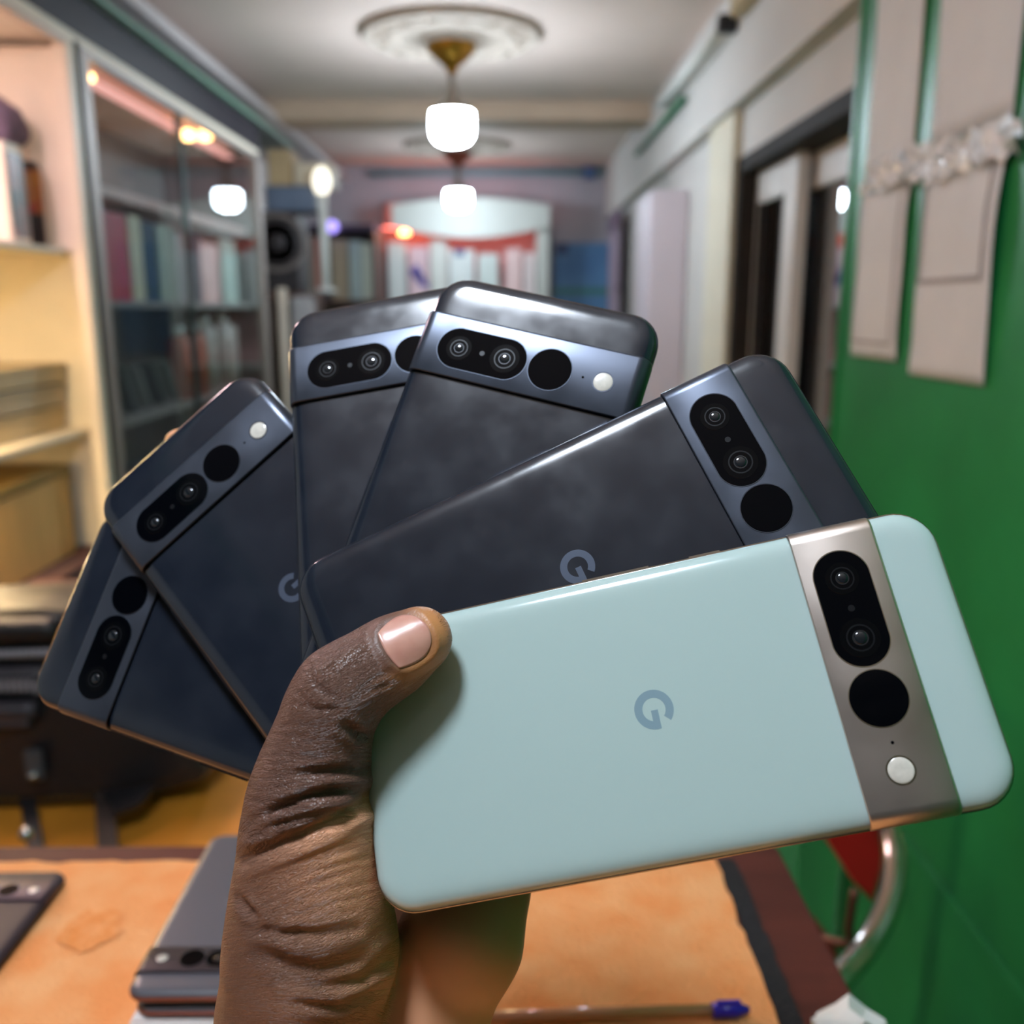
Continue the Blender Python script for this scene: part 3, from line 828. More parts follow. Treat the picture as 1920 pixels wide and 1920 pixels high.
# black leather bag with braided rows
YBg = 1.30
bag = empty('leather_bag', (-0.62, YBg + 0.07, zam), 'black leather bag with braided trim rows standing on the amber cupboard', 'bag')
M_lea = mat('black_leather', (32, 30, 33), 0.4, var=0.2, scale=60, bump=0.25, bscale=220)
M_lea2 = mat('worn_leather', (66, 60, 66), 0.38, var=0.2, scale=80, bump=0.2, bscale=260)
ol_px = [(-260, 1160), (-60, 1152), (60, 1146), (140, 1150), (230, 1190), (300, 1290), (352, 1400), (382, 1452), (372, 1470), (300, 1492), (200, 1506), (100, 1518), (0, 1530), (-260, 1545)]
fr_ = [ony(a, b, YBg) for a, b in ol_px]
for v in fr_:
    v.z = max(v.z, zam + 0.001) if v.z < zam + 0.012 else v.z
nb = len(fr_)
cen = sum(fr_, Vector()) / nb
vs, fs = [], []
layers = [(0.02, 0.93), (0.0, 0.97), (-0.0, 1.0), (0.05, 1.03), (0.11, 1.03), (0.15, 0.98), (0.165, 0.9)]
for dy, sc in [(-0.012, 0.80), (-0.006, 0.95)] + layers[2:]:
    for v in fr_:
        q = cen + (v - cen) * sc
        vs.append(Vector((q.x, YBg + dy + 0.012, max(q.z, zam + 0.001))))
for j in range(len(vs) // nb - 1):
    for i in range(nb):
        k = (i + 1) % nb
        fs.append((j * nb + i, j * nb + k, (j + 1) * nb + k, (j + 1) * nb + i))
fs.append(tuple(range(nb - 1, -1, -1)))
fs.append(tuple(len(vs) - nb + i for i in range(nb)))
MB().add(vs, fs).build('body', M_lea, bag)
# padded rows across the upper front
for (y_, x1_, r_, mm) in [(1178, 110, 0.018, M_lea), (1262, 85, 0.013, M_lea2), (1330, 70, 0.016, M_lea2), (1352, 60, 0.012, M_lea2)]:
    MB().tube([ony(-250, y_ + 10, YBg - 0.004), ony(-60, y_ + 4, YBg - 0.012), ony(x1_, y_, YBg - 0.004)], r_, 10, 5).build('padded_row', mm, bag, True)
brd = MB()
for k in range(22):
    c_ = ony(-150 + 12 * k, 1232 - 0.4 * k, YBg - 0.016)
    brd.lathe(c_, [(0.001, -0.007), (0.006, -0.004), (0.007, 0), (0.006, 0.004), (0.001, 0.007)], 8)
brd.build('braid', mat('braid_leather', (150, 142, 148), 0.35, var=0.2), bag, True)
brd = MB()
for k in range(26):
    c_ = ony(-170 + 12 * k, 1284 + (0 if k < 20 else 4), YBg - 0.020)
    brd.obox(c_, Vector((0.003, 0, 0.002)), Vector((0, 0.004, 0)), Vector((-0.001, 0, 0.009)))
brd.build('braid', MATS['braid_leather'], bag)
std = MB()
for k in range(30):
    a = -150 + 15 * k
    b = 1508 - 0.085 * a + 3 * math.sin(k)
    if b < 1470:
        continue
    c_ = ony(a, min(b, 1500), YBg - 0.008)
    std.lathe(c_, [(0.001, -0.003), (0.003, -0.0015), (0.003, 0.0015), (0.001, 0.003)], 8)
std.build('stud_row', mat('gold_stud', (120, 96, 44), 0.35, 0.7, var=0.1), bag, True)
q = ony(64, 1428, YBg - 0.012)
tb_ = MB().box(q + Vector((-0.014, -0.004, -0.03)), q + Vector((0.014, 0.004, 0.02)), 0.003).build('buckle_tab', mat('slate_leather', (70, 76, 82), 0.4, var=0.1), bag)
MB().lathe(q + Vector((0, -0.006, -0.018)), [(0.001, -0.006), (0.007, -0.004), (0.009, 0), (0.007, 0.004), (0.001, 0.006)], 12).build('rivet', mat('steel', (190, 192, 192), 0.25, 0.9), tb_, True)
st = MB()
pp = [ony(52, 1500, YBg - 0.03), Vector((ony(52, 1520, 1.10).x, 1.112, zam + 0.012)), Vector((ony(52, 1550, 1.10).x, 1.10, zam - 0.02)), Vector((ony(54, 1600, 1.1).x, 1.10, zam - 0.14))]
for a, b in zip(pp[:-1], pp[1:]):
    d = (b - a)
    st.obox((a + b) / 2, Vector((0.012, 0, 0)), d * 0.52, d.cross(Vector((1, 0, 0))).normalized() * 0.002)
s1 = st.build('strap', M_lea, bag)
q = ony(50, 1562, 1.094)
MB().lathe(q, [(0.001, -0.009), (0.008, -0.006), (0.010, 0), (0.008, 0.006), (0.001, 0.009)], 12).build('rivet', MATS['steel'], s1, True)
st = MB()
pp = [ony(195, 1490, YBg - 0.02), Vector((ony(185, 1520, 1.10).x, 1.112, zam + 0.012)), Vector((ony(172, 1545, 1.10).x, 1.10, zam - 0.02)), Vector((ony(180, 1600, 1.1).x, 1.10, zam - 0.14))]
for a, b in zip(pp[:-1], pp[1:]):
    d = (b - a)
    st.obox((a + b) / 2, Vector((0.014, 0, 0)), d * 0.52, d.cross(Vector((1, 0, 0))).normalized() * 0.002)
st.build('strap', mat('brown_strap', (52, 40, 34), 0.6, var=0.3, scale=50, bump=0.3), bag)
flp = MB()
pv = [ony(190, 1490, YBg - 0.012), ony(295, 1478, YBg - 0.012), ony(262, 1515, YBg - 0.06), ony(215, 1532, YBg - 0.08)]
pv = [Vector((v.x, v.y, max(v.z, zam + 0.004))) for v in pv]
flp.add(pv + [v + Vector((0, 0, 0.008)) for v in pv], [(3, 2, 1, 0), (4, 5, 6, 7), (0, 1, 5, 4), (1, 2, 6, 5), (2, 3, 7, 6), (3, 0, 4, 7)])
flp.build('flap', MATS['black_leather'], bag)
# small cloth on the cupboard, dark post behind the hand
q = ony(126, 1545, 1.118)
MB().box((q.x - 0.03, 1.098, zam - 0.13), (q.x + 0.03, 1.117, zam - 0.02), 0.006).build('hanging_cloth', mat('straw_cloth', (204, 166, 90), 0.8, var=0.2, scale=40, bump=0.3), label='straw coloured cloth hanging on the amber cupboard door between the bag straps', cat='cloth')

# ------------------------------------------------------------------ table with orange cloth
tab = empty('table', (-0.3, 0.2, 0), 'dark red brown wooden table under the orange cloth', 'table')
M_tbl = mat('red_brown_wood', (92, 42, 32), 0.62, spec=0.3, var=0.3, scale=8, stretch=(1, 6, 1))
TX0, TX1, TY0, TY1 = -0.95, 0.214, -0.35, 0.662
MB().box((TX0, TY0, TZ - 0.035), (TX1, TY1, TZ), 0.004).build('top', M_tbl, tab)
for (a, b) in ((TX0 + 0.03, TY0 + 0.03), (TX1 - 0.08, TY0 + 0.03), (TX0 + 0.03, TY1 - 0.08), (TX1 - 0.08, TY1 - 0.08)):
    MB().box((a, b, 0), (a + 0.05, b + 0.05, TZ - 0.035), 0.003).build('leg', M_tbl, tab)
MB().box((TX0 + 0.05, TY1 - 0.06, TZ - 0.1), (TX1 - 0.05, TY1 - 0.04, TZ - 0.035)).build('apron', M_tbl, tab)
MB().box((TX1 - 0.06, TY0 + 0.05, TZ - 0.1), (TX1 - 0.04, TY1 - 0.05, TZ - 0.035)).build('apron', M_tbl, tab)
CX1, CY1 = 0.160, 0.634
cl = empty('table_cloth', (-0.3, 0.2, TZ), 'fuzzy orange cloth with black border lying on the table', 'cloth')
rc = np.random.RandomState(11)


def cloth_mesh(x0, x1, y0, y1, z, th, jag, nx, ny):
    vs, fs = [], []
    for j in range(ny + 1):
        for i in range(nx + 1):
            x = x0 + (x1 - x0) * i / nx
            y = y0 + (y1 - y0) * j / ny
            dx = rc.normal(0, jag) if i in (0, nx) else 0
            dy = rc.normal(0, jag) if j in (0, ny) else 0
            vs.append((x + dx, y + dy, z + th + 0.0006 * math.sin(37 * x) * math.sin(29 * y)))
    fs = [(j * (nx + 1) + i, j * (nx + 1) + i + 1, (j + 1) * (nx + 1) + i + 1, (j + 1) * (nx + 1) + i) for j in range(ny) for i in range(nx)]
    n = len(vs)
    ring = [i for i in range(nx + 1)] + [j * (nx + 1) + nx for j in range(1, ny + 1)] + [ny * (nx + 1) + i for i in range(nx - 1, -1, -1)] + [j * (nx + 1) for j in range(ny - 1, 0, -1)]
    base = [(vs[i][0], vs[i][1], z) for i in ring]
    vs += base
    m = len(ring)
    fs += [(ring[(k + 1) % m], ring[k], n + k, n + (k + 1) % m) for k in range(m)]
    return MB().add(vs, fs)


M_or = mat('orange_felt', (250, 160, 92), 0.9, col2=(255, 184, 122), scale=26, bump=0.5, bscale=330)
cloth_mesh(TX0 + 0.02, CX1, TY0 + 0.02, CY1, TZ, 0.003, 0.0009, 110, 100).build('felt', M_or, cl)
cloth_mesh(CX1 + 0.0008, CX1 + 0.0145, TY0 + 0.02, CY1, TZ, 0.0022, 0.0006, 2, 130).build('black_border', mat('black_felt', (30, 28, 32), 0.9, var=0.2, scale=60, bump=0.4, bscale=300), cl)
# stain, worn patch on the felt
ob = onz(170, 1745, TZ + 0.0032)
vsn = [(ob.x, ob.y, TZ + 0.0044)] + [(ob.x + (0.016 + 0.007 * rc.rand()) * math.cos(a), ob.y + (0.016 + 0.012 * rc.rand()) * math.sin(a), TZ + 0.0041) for a in np.linspace(0, 2 * math.pi, 18, endpoint=False)]
MB().add(vsn, [(0, 1 + i, 1 + (i + 1) % 18) for i in range(18)]).build('worn_patch', mat('worn_orange', (244, 150, 76), 0.95, col2=(252, 170, 106), scale=90, bump=0.5, bscale=330), cl)

# ------------------------------------------------------------------ red chair with chrome frame
ch = empty('chair', (0.42, 1.15, 0), 'red padded chair with bent chrome tube frame beside the green partition', 'chair')
M_chr = mat('chrome', (214, 208, 204), 0.16, 1.0, var=0.05)
M_redp = mat('red_vinyl', (206, 36, 34), 0.4, var=0.15, scale=8)
YC_ = 1.0
tubepts = [ony(1560, 1400, YC_ + 0.16), ony(1630, 1470, YC_ + 0.1), ony(1668, 1560, YC_), ony(1677, 1625, YC_ - 0.04), ony(1662, 1705, YC_ - 0.08), ony(1618, 1785, YC_ - 0.12), ony(1562, 1852, YC_ - 0.17)]
tubepts += [tubepts[-1] + Vector((-0.05, -0.03, -0.06)), tubepts[-1] + Vector((-0.05, -0.02, -0.25)), Vector((tubepts[-1].x - 0.04, tubepts[-1].y, 0.012))]
MB().tube(tubepts, 0.0145, 12, 6).build('frame_tube', M_chr, ch, True)
mir = [Vector((p_.x - 0.26, p_.y + 0.05, p_.z)) for p_ in tubepts]
tub2 = [Vector((0.30, 1.36, 0.012)), Vector((0.30, 1.34, 0.3)), Vector((0.31, 1.32, 0.46)), Vector((0.36, 1.30, 0.80))]
MB().tube(tub2, 0.0125, 12, 5).build('frame_tube', M_chr, ch, True)
tub3 = [Vector((0.56, 1.36, 0.012)), Vector((0.55, 1.34, 0.4)), Vector((0.54, 1.30, 0.80)), tubepts[0]]
MB().tube(tub3, 0.0125, 12, 5).build('frame_tube', M_chr, ch, True)
# backrest pad
bpx = [(1500, 1500), (1560, 1430), (1640, 1490), (1662, 1570), (1656, 1625), (1636, 1692), (1600, 1655), (1565, 1600), (1530, 1550)]
fr_ = [ony(a, b, YC_ + 0.10) for a, b in bpx]
nb = len(fr_)
cen = sum(fr_, Vector()) / nb
vs, fs = [], []
for dy, sc in ((-0.012, 0.8), (-0.006, 0.95), (0.004, 1.0), (0.02, 1.0), (0.03, 0.92)):
    vs += [Vector((cen.x + (v.x - cen.x) * sc, v.y + dy, cen.z + (v.z - cen.z) * sc)) for v in fr_]
for j in range(4):
    for i in range(nb):
        k = (i + 1) % nb
        fs.append((j * nb + i, j * nb + k, (j + 1) * nb + k, (j + 1) * nb + i))
fs += [tuple(range(nb - 1, -1, -1)), tuple(4 * nb + i for i in range(nb))]
MB().add(vs, fs).build('backrest', M_redp, ch)
MB().lathe((0.292, 1.15, 0.44), [(0.145, 0), (0.17, 0.008), (0.175, 0.03), (0.162, 0.048), (0.13, 0.054), (0.001, 0.056)], 40).build('seat', mat('brown_red_vinyl', (122, 52, 40), 0.45, var=0.12, scale=8), ch, True)
rod = [ony(1603, 1670, YC_ + 0.09), ony(1592, 1740, YC_ + 0.10), ony(1588, 1770, YC_ + 0.12)]
rod.append(Vector((0.40, 1.20, 0.47)))
MB().tube(rod, 0.006, 8, 4).build('back_rod', mat('rusty_rod', (110, 70, 56), 0.4, 0.5, var=0.2), ch, True)

# ------------------------------------------------------------------ phones
HX, HY = 38.3, 81.45
T0, T1, YC, BUMP = 15.5, 37.2, 26.92, 1.45
THK = 8.4
RC = 10.5


def outline(inset, n=9):
    hx, hy, r = HX - inset, HY - inset, max(RC - inset * 0.95, 1.0)
    pts = []
    for qx, qy, a0 in ((1, 1, 0), (-1, 1, 90), (-1, -1, 180), (1, -1, 270)):
        for i in range(n):
            a = math.radians(a0 + 90 * i / (n - 1))
            pts.append((qx * (hx - r) + r * math.cos(a), qy * (hy - r) + r * math.sin(a)))
    return pts


def rings(prof, cap0=False, cap1=False):
    vs, fs = [], []
    n = None
    for ins, z in prof:
        o_ = outline(ins)
        n = len(o_)
        vs += [(x * 1e-3, y * 1e-3, z * 1e-3) for x, y in o_]
    for j in range(len(prof) - 1):
        for i in range(n):
            k = (i + 1) % n
            fs.append((j * n + i, (j + 1) * n + i, (j + 1) * n + k, j * n + k))
    if cap0:
        fs.append(tuple(range(n)))
    if cap1:
        fs.append(tuple(len(vs) - 1 - i for i in range(n)))
    return vs, fs


def disc(cx, cy_, r, z0, z1, n=36, bev=0.2, dx=0.0):
    # stadium (dx half spacing) or disc with chamfered top, mm
    def loop(rr, z):
        out = []
        for i in range(n):
            a = 2 * math.pi * i / n
            ox = dx if math.cos(a) >= 0 else -dx
            out.append(((cx + ox + rr * math.cos(a)) * 1e-3, (cy_ + rr * math.sin(a)) * 1e-3, z * 1e-3))
        return out
    vs = loop(r, z0) + loop(r, z1 - bev) + loop(r - bev, z1)
    fs = []
    for j in range(2):
        for i in range(n):
            k = (i + 1) % n
            fs.append((j * n + i, j * n + k, (j + 1) * n + k, (j + 1) * n + i))
    fs.append(tuple(2 * n + i for i in range(n)))
    return vs, fs


def dome(cx, cy_, r, z, h, n=24, m=6):
    vs, fs = [], []
    for j in range(m):
        t = j / m
        rr = r * math.cos(t * math.pi / 2)
        zz = z + h * math.sin(t * math.pi / 2)
        vs += [((cx + rr * math.cos(2 * math.pi * i / n)) * 1e-3, (cy_ + rr * math.sin(2 * math.pi * i / n)) * 1e-3, zz * 1e-3) for i in range(n)]
    for j in range(m - 1):
        for i in range(n):
            k = (i + 1) % n
            fs.append((j * n + i, j * n + k, (j + 1) * n + k, (j + 1) * n + i))
    vs.append((cx * 1e-3, cy_ * 1e-3, (z + h) * 1e-3))
    t_ = len(vs) - 1
    fs += [((m - 1) * n + i, (m - 1) * n + (i + 1) % n, t_) for i in range(n)]
    return vs, fs


def annulus(cx, cy_, r0, r1, z0, z1, n=40, dx=0.0):
    vs, fs = [], []
    for rr, zz in ((r1, z0), (r1, z1), (r0, z1), (r0, z0)):
        for i in range(n):
            a = 2 * math.pi * i / n
            ox = dx if math.cos(a) >= 0 else -dx
            vs.append(((cx + ox + rr * math.cos(a)) * 1e-3, (cy_ + rr * math.sin(a)) * 1e-3, zz * 1e-3))
    for j in range(3):
        for i in range(n):
            k = (i + 1) % n
            fs.append((j * n + i, j * n + k, (j + 1) * n + k, (j + 1) * n + i))
    return vs, fs


def mesh(name, vf, m, smooth=False, auto=True):
    me = bpy.data.meshes.new(name)
    me.from_pydata(vf[0], [], vf[1])
    me.materials.append(m)
    if smooth:
        me.polygons.foreach_set('use_smooth', [True] * len(me.polygons))
        try:
            me.set_sharp_from_angle(angle=math.radians(35))
        except Exception:
            pass
    me.update()
    return me


def bisect(vf, co_y, keep_above):
    bm = bmesh.new()
    vs = [bm.verts.new(v) for v in vf[0]]
    for f in vf[1]:
        bm.faces.new([vs[i] for i in f])
    bmesh.ops.bisect_plane(bm, geom=bm.verts[:] + bm.edges[:] + bm.faces[:], plane_co=(0, co_y * 1e-3, 0), plane_no=(0, 1, 0), clear_inner=keep_above, clear_outer=not keep_above)
    bm.verts.index_update()
    out = ([tuple(v.co) for v in bm.verts], [tuple(v.index for v in f.verts) for f in bm.faces])
    bm.free()
    return out


def phone_meshes(tag_, m_back, m_frame, m_bar, m_logo, m_trim):
    D = {}
    backp = [(11, 0.0), (8, -0.01), (6, -0.06), (4.6, -0.17), (3.4, -0.38), (2.4, -0.70), (1.6, -1.12), (0.95, -1.65), (0.55, -2.3), (0.35, -2.95), (0.30, -3.3)]
    vf = rings(backp, cap0=True)
    D['back_panel'] = mesh(tag_ + '_back_panel', bisect(vf, HY - T1 + 3, False), m_back, True)
    D['top_panel'] = mesh(tag_ + '_top_panel', bisect(vf, HY - T0 - 3, True), m_back, True)
    D['frame'] = mesh(tag_ + '_frame', rings([(0.9, -3.3), (0.12, -3.32), (-0.12, -3.5), (-0.2, -4.0), (-0.2, -4.9), (-0.1, -5.3), (0.2, -5.5), (0.9, -5.6)]), m_frame, True)
    D['screen'] = mesh(tag_ + '_screen', rings([(0.3, -5.45), (0.5, -6.2), (1.1, -7.1), (2.2, -7.9), (3.6, -8.3), (6, -8.4)], cap1=True), M_scr, True)
    # camera bar: section in x, z extruded along y
    sec = []
    hxo = HX + 0.26
    for s_ in (-1, 1):
        loop = []
        for i in range(11):
            t = i / 10 * math.pi / 2
            loop.append((s_ * (hxo - 4.2 + 4.2 * math.sin(t)), BUMP - 4.4 + 4.4 * math.cos(t)))
        loop.append((s_ * hxo, -5.2))
        loop.append((s_ * (hxo - 1.2), -5.5))
        sec += loop[::-1] if s_ < 0 else loop
    nS = len(sec)

    def shrink(d):
        out = []
        for i, (x, z) in enumerate(sec):
            a, b = sec[(i - 1) % nS], sec[(i + 1) % nS]
            tx, tz = b[0] - a[0], b[1] - a[1]
            l_ = math.hypot(tx, tz) or 1
            nx_, nz_ = -tz / l_, tx / l_
            out.append((x - nx_ * d, z - nz_ * d))
        return out
    y0, y1 = HY - T1, HY - T0
    vs, fs = [], []
    secs = [(y0, shrink(0.9)), (y0, shrink(0.30)), (y0 + 0.12, shrink(0.1)), (y0 + 0.32, sec), (y1 - 0.9, sec), (y1 - 0.4, shrink(0.12)), (y1 - 0.1, shrink(0.42)), (y1, shrink(0.9))]
    for yy, sc in secs:
        vs += [(x * 1e-3, yy * 1e-3, z * 1e-3) for x, z in sc]
    for j in range(len(secs) - 1):
        for i in range(nS):
            k = (i + 1) % nS
            fs.append((j * nS + i, j * nS + k, (j + 1) * nS + k, (j + 1) * nS + i))
    D['camera_bar'] = mesh(tag_ + '_camera_bar', (vs, fs), m_bar, True)
    yc = HY - YC
    zt = BUMP
    D['camera_window'] = [mesh(tag_ + '_pill', disc((15.0 + 31.4) / 2 - HX, yc, 7.15, zt - 0.3, zt + 0.22, 64, 0.2, (31.4 - 15.0) / 2), M_win, True),
                          mesh(tag_ + '_round', disc(46.6 - HX, yc, 7.15, zt - 0.3, zt + 0.22, 48, 0.2), M_win, True)]
    D['window_rim'] = [mesh(tag_ + '_pillrim', annulus((15.0 + 31.4) / 2 - HX, yc, 7.05, 7.32, zt - 0.3, zt + 0.1, 64, (31.4 - 15.0) / 2), m_trim, True),
                       mesh(tag_ + '_roundrim', annulus(46.6 - HX, yc, 7.05, 7.32, zt - 0.3, zt + 0.1, 48), m_trim, True)]
    D['lens'] = []
    for (lx, r_) in ((15.3, 4.3), (31.2, 5.0)):
        a = disc(lx - HX, yc, r_, zt + 0.1, zt + 0.27, 40, 0.05)
        b = annulus(lx - HX, yc, r_ * 0.62, r_ * 0.70, zt + 0.1, zt + 0.31, 40)
        c_ = annulus(lx - HX, yc, r_ * 0.34, r_ * 0.40, zt + 0.1, zt + 0.31, 32)
        d = dome(lx - HX, yc, r_ * 0.33, zt + 0.26, 0.35)
        D['lens'].append((mesh(tag_ + '_lensbase', a, M_lens, True), mesh(tag_ + '_lensring', b, M_lring, True), mesh(tag_ + '_lensring2', c_, M_lring2, True), mesh(tag_ + '_lensglass', d, M_lglass, True)))
    D['laser'] = mesh(tag_ + '_laser', disc(23.4 - HX, yc, 0.9, zt + 0.1, zt + 0.26, 16, 0.05), M_lring, True)
    D['microphone'] = mesh(tag_ + '_mic', disc(57.6 - HX, yc, 0.42, zt - 0.1, zt + 0.06, 14, 0.03), M_win, True)
    D['flash'] = mesh(tag_ + '_flash', dome(64.25 - HX, yc, 3.15, zt + 0.0, 0.32, 32), M_flash, True)
    D['flash_rim'] = mesh(tag_ + '_flashrim', annulus(64.25 - HX, yc, 3.1, 3.55, zt - 0.1, zt + 0.1, 36), m_trim, True)
    # G shaped logo
    vs, fs = [], []
    R1, R0 = 5.1, 3.0
    nA = 44
    for i in range(nA + 1):
        a = math.radians(47 + (360 - 47 - 2) * i / nA)
        vs += [(R1 * math.cos(a), R1 * math.sin(a)), (R0 * math.cos(a), R0 * math.sin(a))]
    fs = [(2 * i, 2 * i + 2, 2 * i + 3, 2 * i + 1) for i in range(nA)]
    n0 = len(vs)
    vs += [(0.15, 0.95), (5.05, 0.95), (5.12, -0.2), (5.0, -0.85), (0.15, -0.85)]
    fs.append((n0 + 4, n0 + 3, n0 + 2, n0 + 1, n0))
    vs = [(x * 1e-3, (y - 0.5) * 1e-3, 0.00003 if i < n0 else 0.00004) for i, (x, y) in enumerate(vs)]
    D['logo'] = mesh(tag_ + '_logo', (vs, fs), m_logo)
    for nm, ya, yb in (('power_button', 17.6, 26.8), ('volume_button', -12.6, 7.0)):
        mb = MB().box((-HX - 0.62, ya, -5.1), (-HX + 0.5, yb, -3.5), 0.35)
        D[nm] = mesh(tag_ + nm, ([tuple(v * 1e-3) for v in mb.v], mb.f), m_frame, True)
    return D


M_scr = mat('screen_glass', (8, 8, 10), 0.08, coat=0.5)
M_win = mat('camera_glass', (3, 4, 7), 0.05, spec=0.12)
M_lens = mat('lens_black', (5, 6, 8), 0.12, spec=0.15)
M_lring = mat('lens_ring', (22, 23, 26), 0.3, 0.3, spec=0.3)
M_lring2 = mat('lens_ring_inner', (70, 72, 76), 0.2, 0.8)
M_lglass = mat('lens_element', (30, 36, 42), 0.06, 0.5, coat=1.0)
M_flash = mat('flash_lens', (206, 200, 188), 0.25, var=0.15, scale=500, coat=0.6)
M_dback = mat('obsidian_glass', (23, 28, 37), 0.15, coat=0.5, rvar=0.09, scale=60, spec=0.5, col2=(28, 33, 42), detail=6.0)
M_dframe = mat('obsidian_frame', (56, 60, 70), 0.22, 0.8)
M_dbar = mat('obsidian_bar', (76, 81, 92), 0.3, 0.75, rvar=0.1, scale=60)
M_dlogo = mat('obsidian_logo', (78, 86, 102), 0.3, 0.4)
M_dtrim = mat('obsidian_trim', (90, 98, 112), 0.2, 0.9)
M_gback = mat('sage_glass', (166, 186, 182), 0.10, coat=0.6, rvar=0.04, scale=30, spec=0.7)
M_gframe = mat('champagne_frame', (172, 164, 152), 0.2, 1.0)
M_gbar = mat('champagne_bar', (212, 200, 190), 0.31, 1.0, rvar=0.06, scale=50)
M_glogo = mat('sage_logo', (132, 158, 168), 0.25, 0.2)
M_gtrim = mat('champagne_trim', (226, 220, 210), 0.12, 1.0)
PD = phone_meshes('dark', M_dback, M_dframe, M_dbar, M_dlogo, M_dtrim)
PT = phone_meshes('charcoal', mat('charcoal_back', (84, 84, 92), 0.4, var=0.05, coat=0.2), mat('orange_reflection_frame', (120, 62, 44), 0.35, 0.5, var=0.1), mat('charcoal_bar', (44, 36, 42), 0.35, 0.3), mat('charcoal_logo', (100, 100, 108), 0.4), M_dtrim)  # orange reflection of the cloth is put into the frame colour
PB = phone_meshes('matte', mat('matte_back', (52, 42, 48), 0.5, var=0.1, spec=0.25), mat('matte_frame', (36, 32, 36), 0.45, spec=0.3), mat('matte_bar', (58, 44, 54), 0.4, 0.2), mat('matte_logo', (70, 60, 66), 0.4), M_dtrim)
PG = phone_meshes('sage', M_gback, M_gframe, M_gbar, M_glogo, M_gtrim)


def phone(D, mw, label, group=None):
    r_ = empty('smartphone', (0, 0, 0), label, 'phone', group)
    r_.matrix_world = mw

    def ch_(name, me, par=None):
        o = bpy.data.objects.new(name, me)
        COL.objects.link(o)
        o.parent = par or r_
        return o
    for k in ('back_panel', 'top_panel', 'frame', 'screen'):
        ch_(k, D[k])
    bar = ch_('camera_bar', D['camera_bar'])
    for me in D['camera_window']:
        ch_('camera_window', me, bar)
    for me in D['window_rim']:
        ch_('window_rim', me, bar)
    for grp in D['lens']:
        for nm, me in zip(('lens', 'lens_ring', 'lens_ring', 'lens_element'), grp):
            ch_(nm, me, bar)
    ch_('laser_sensor', D['laser'], bar)
    ch_('microphone_hole', D['microphone'], bar)
    ch_('flash', D['flash'], bar)
    ch_('flash_rim', D['flash_rim'], bar)
    for k in ('logo', 'power_button', 'volume_button'):
        ch_(k, D[k])
    return r_


POSE = {
 'G': ([[0.1755, 0.9667, -0.186], [0.928, -0.2256, -0.2967], [-0.3288, -0.1206, -0.9367]], [37.47, 51.36, 243.16]),
 'D1': ([[0.388, 0.903, -0.1847], [0.853, -0.4277, -0.299], [-0.349, -0.0415, -0.9362]], [19.36, 15.54, 268.94]),
 'D2': ([[0.9345, 0.3119, -0.1716], [0.2584, -0.9258, -0.2758], [-0.2449, 0.2134, -0.9458]], [-12.49, 3.45, 288.54]),
 'D3': ([[0.981, -0.1082, -0.1611], [-0.1545, -0.9379, -0.3106], [-0.1175, 0.3295, -0.9368]], [-35.73, -1.83, 307.2]),
 'D4': ([[0.7343, -0.649, -0.1991], [-0.6762, -0.6735, -0.2986], [0.0597, 0.3539, -0.9334]], [-74.79, 25.27, 316.83]),
 'D5': ([[0.2946, -0.9304, -0.2183], [-0.9309, -0.2277, -0.2856], [0.216, 0.2873, -0.9332]], [-90.42, 50.78, 323.35])}
CB = Matrix(((RIGHT.x, DOWN.x, FWD.x), (RIGHT.y, DOWN.y, FWD.y), (RIGHT.z, DOWN.z, FWD.z)))


def pose(k):
    Rm = CB @ Matrix(POSE[k][0])
    q = Rm.to_quaternion().normalized()
    m = q.to_matrix().to_4x4()
    m.translation = campt(POSE[k][1])
    return m


GRP = 'fan of phones in the hand'
phone(PG, pose('G'), 'pale sage green phone with champagne camera bar, front of the fan under the thumb', GRP)
for k, lab in (('D1', 'dark phone in the fan directly behind the pale green phone'),
               ('D2', 'dark phone of the fan that points up and leans right, flash uncovered'),
               ('D3', 'dark phone of the fan standing upright, its flash covered by the next phone'),
               ('D4', 'dark phone of the fan with bright edge streaks, between upright phone and lowest phone'),
               ('D5', 'lowest and rearmost dark phone of the fan, over the black bag')):
    phone(PD, pose(k), lab, GRP)

# phones lying on the table
Hs = 0.373
z1 = CZ - Hs
def flat(x, y, z, rz):
    m = Matrix.Rotation(rz, 4, 'Z')
    m.translation = (x, y, z)
    return m


xl = onz(232, 1860, z1).x
ytop = onz(300, 1862, z1).y
phone(PT, flat(xl + HX * 1e-3, ytop + HY * 1e-3, z1, math.pi), 'dark phone lying back up on top of the stack on the orange cloth')
phone(PT, flat(xl + HX * 1e-3 + 0.003, ytop + HY * 1e-3 + 0.0015, z1 - 0.0105, math.pi), 'dark phone second in the stack on the orange cloth')
zbx = z1 - 0.0105 - 0.0086
bxo = empty('white_phone_box', (xl + 0.042, ytop + 0.085, TZ + 0.003), 'white flat box at the bottom of the phone stack on the orange cloth', 'box')
MB().box((xl + 0.002, ytop + 0.001, TZ + 0.0035), (xl + 0.082, ytop + 0.170, zbx - 0.008), 0.002).build('tray', M_white, bxo)
MB().box((xl + 0.001, ytop + 0.0, zbx - 0.0085), (xl + 0.083, ytop + 0.171, zbx), 0.002).build('lid', mat('white_gloss_card', (232, 226, 224), 0.3, var=0.03), bxo)
zq = TZ + 0.0035 + THK * 1e-3
xr = onz(118, 1645, zq).x
yt = onz(60, 1630, zq).y
phone(PB, flat(xr - HX * 1e-3, yt - HY * 1e-3, zq, 0.0), 'dark phone lying alone on the orange cloth near the black bag')

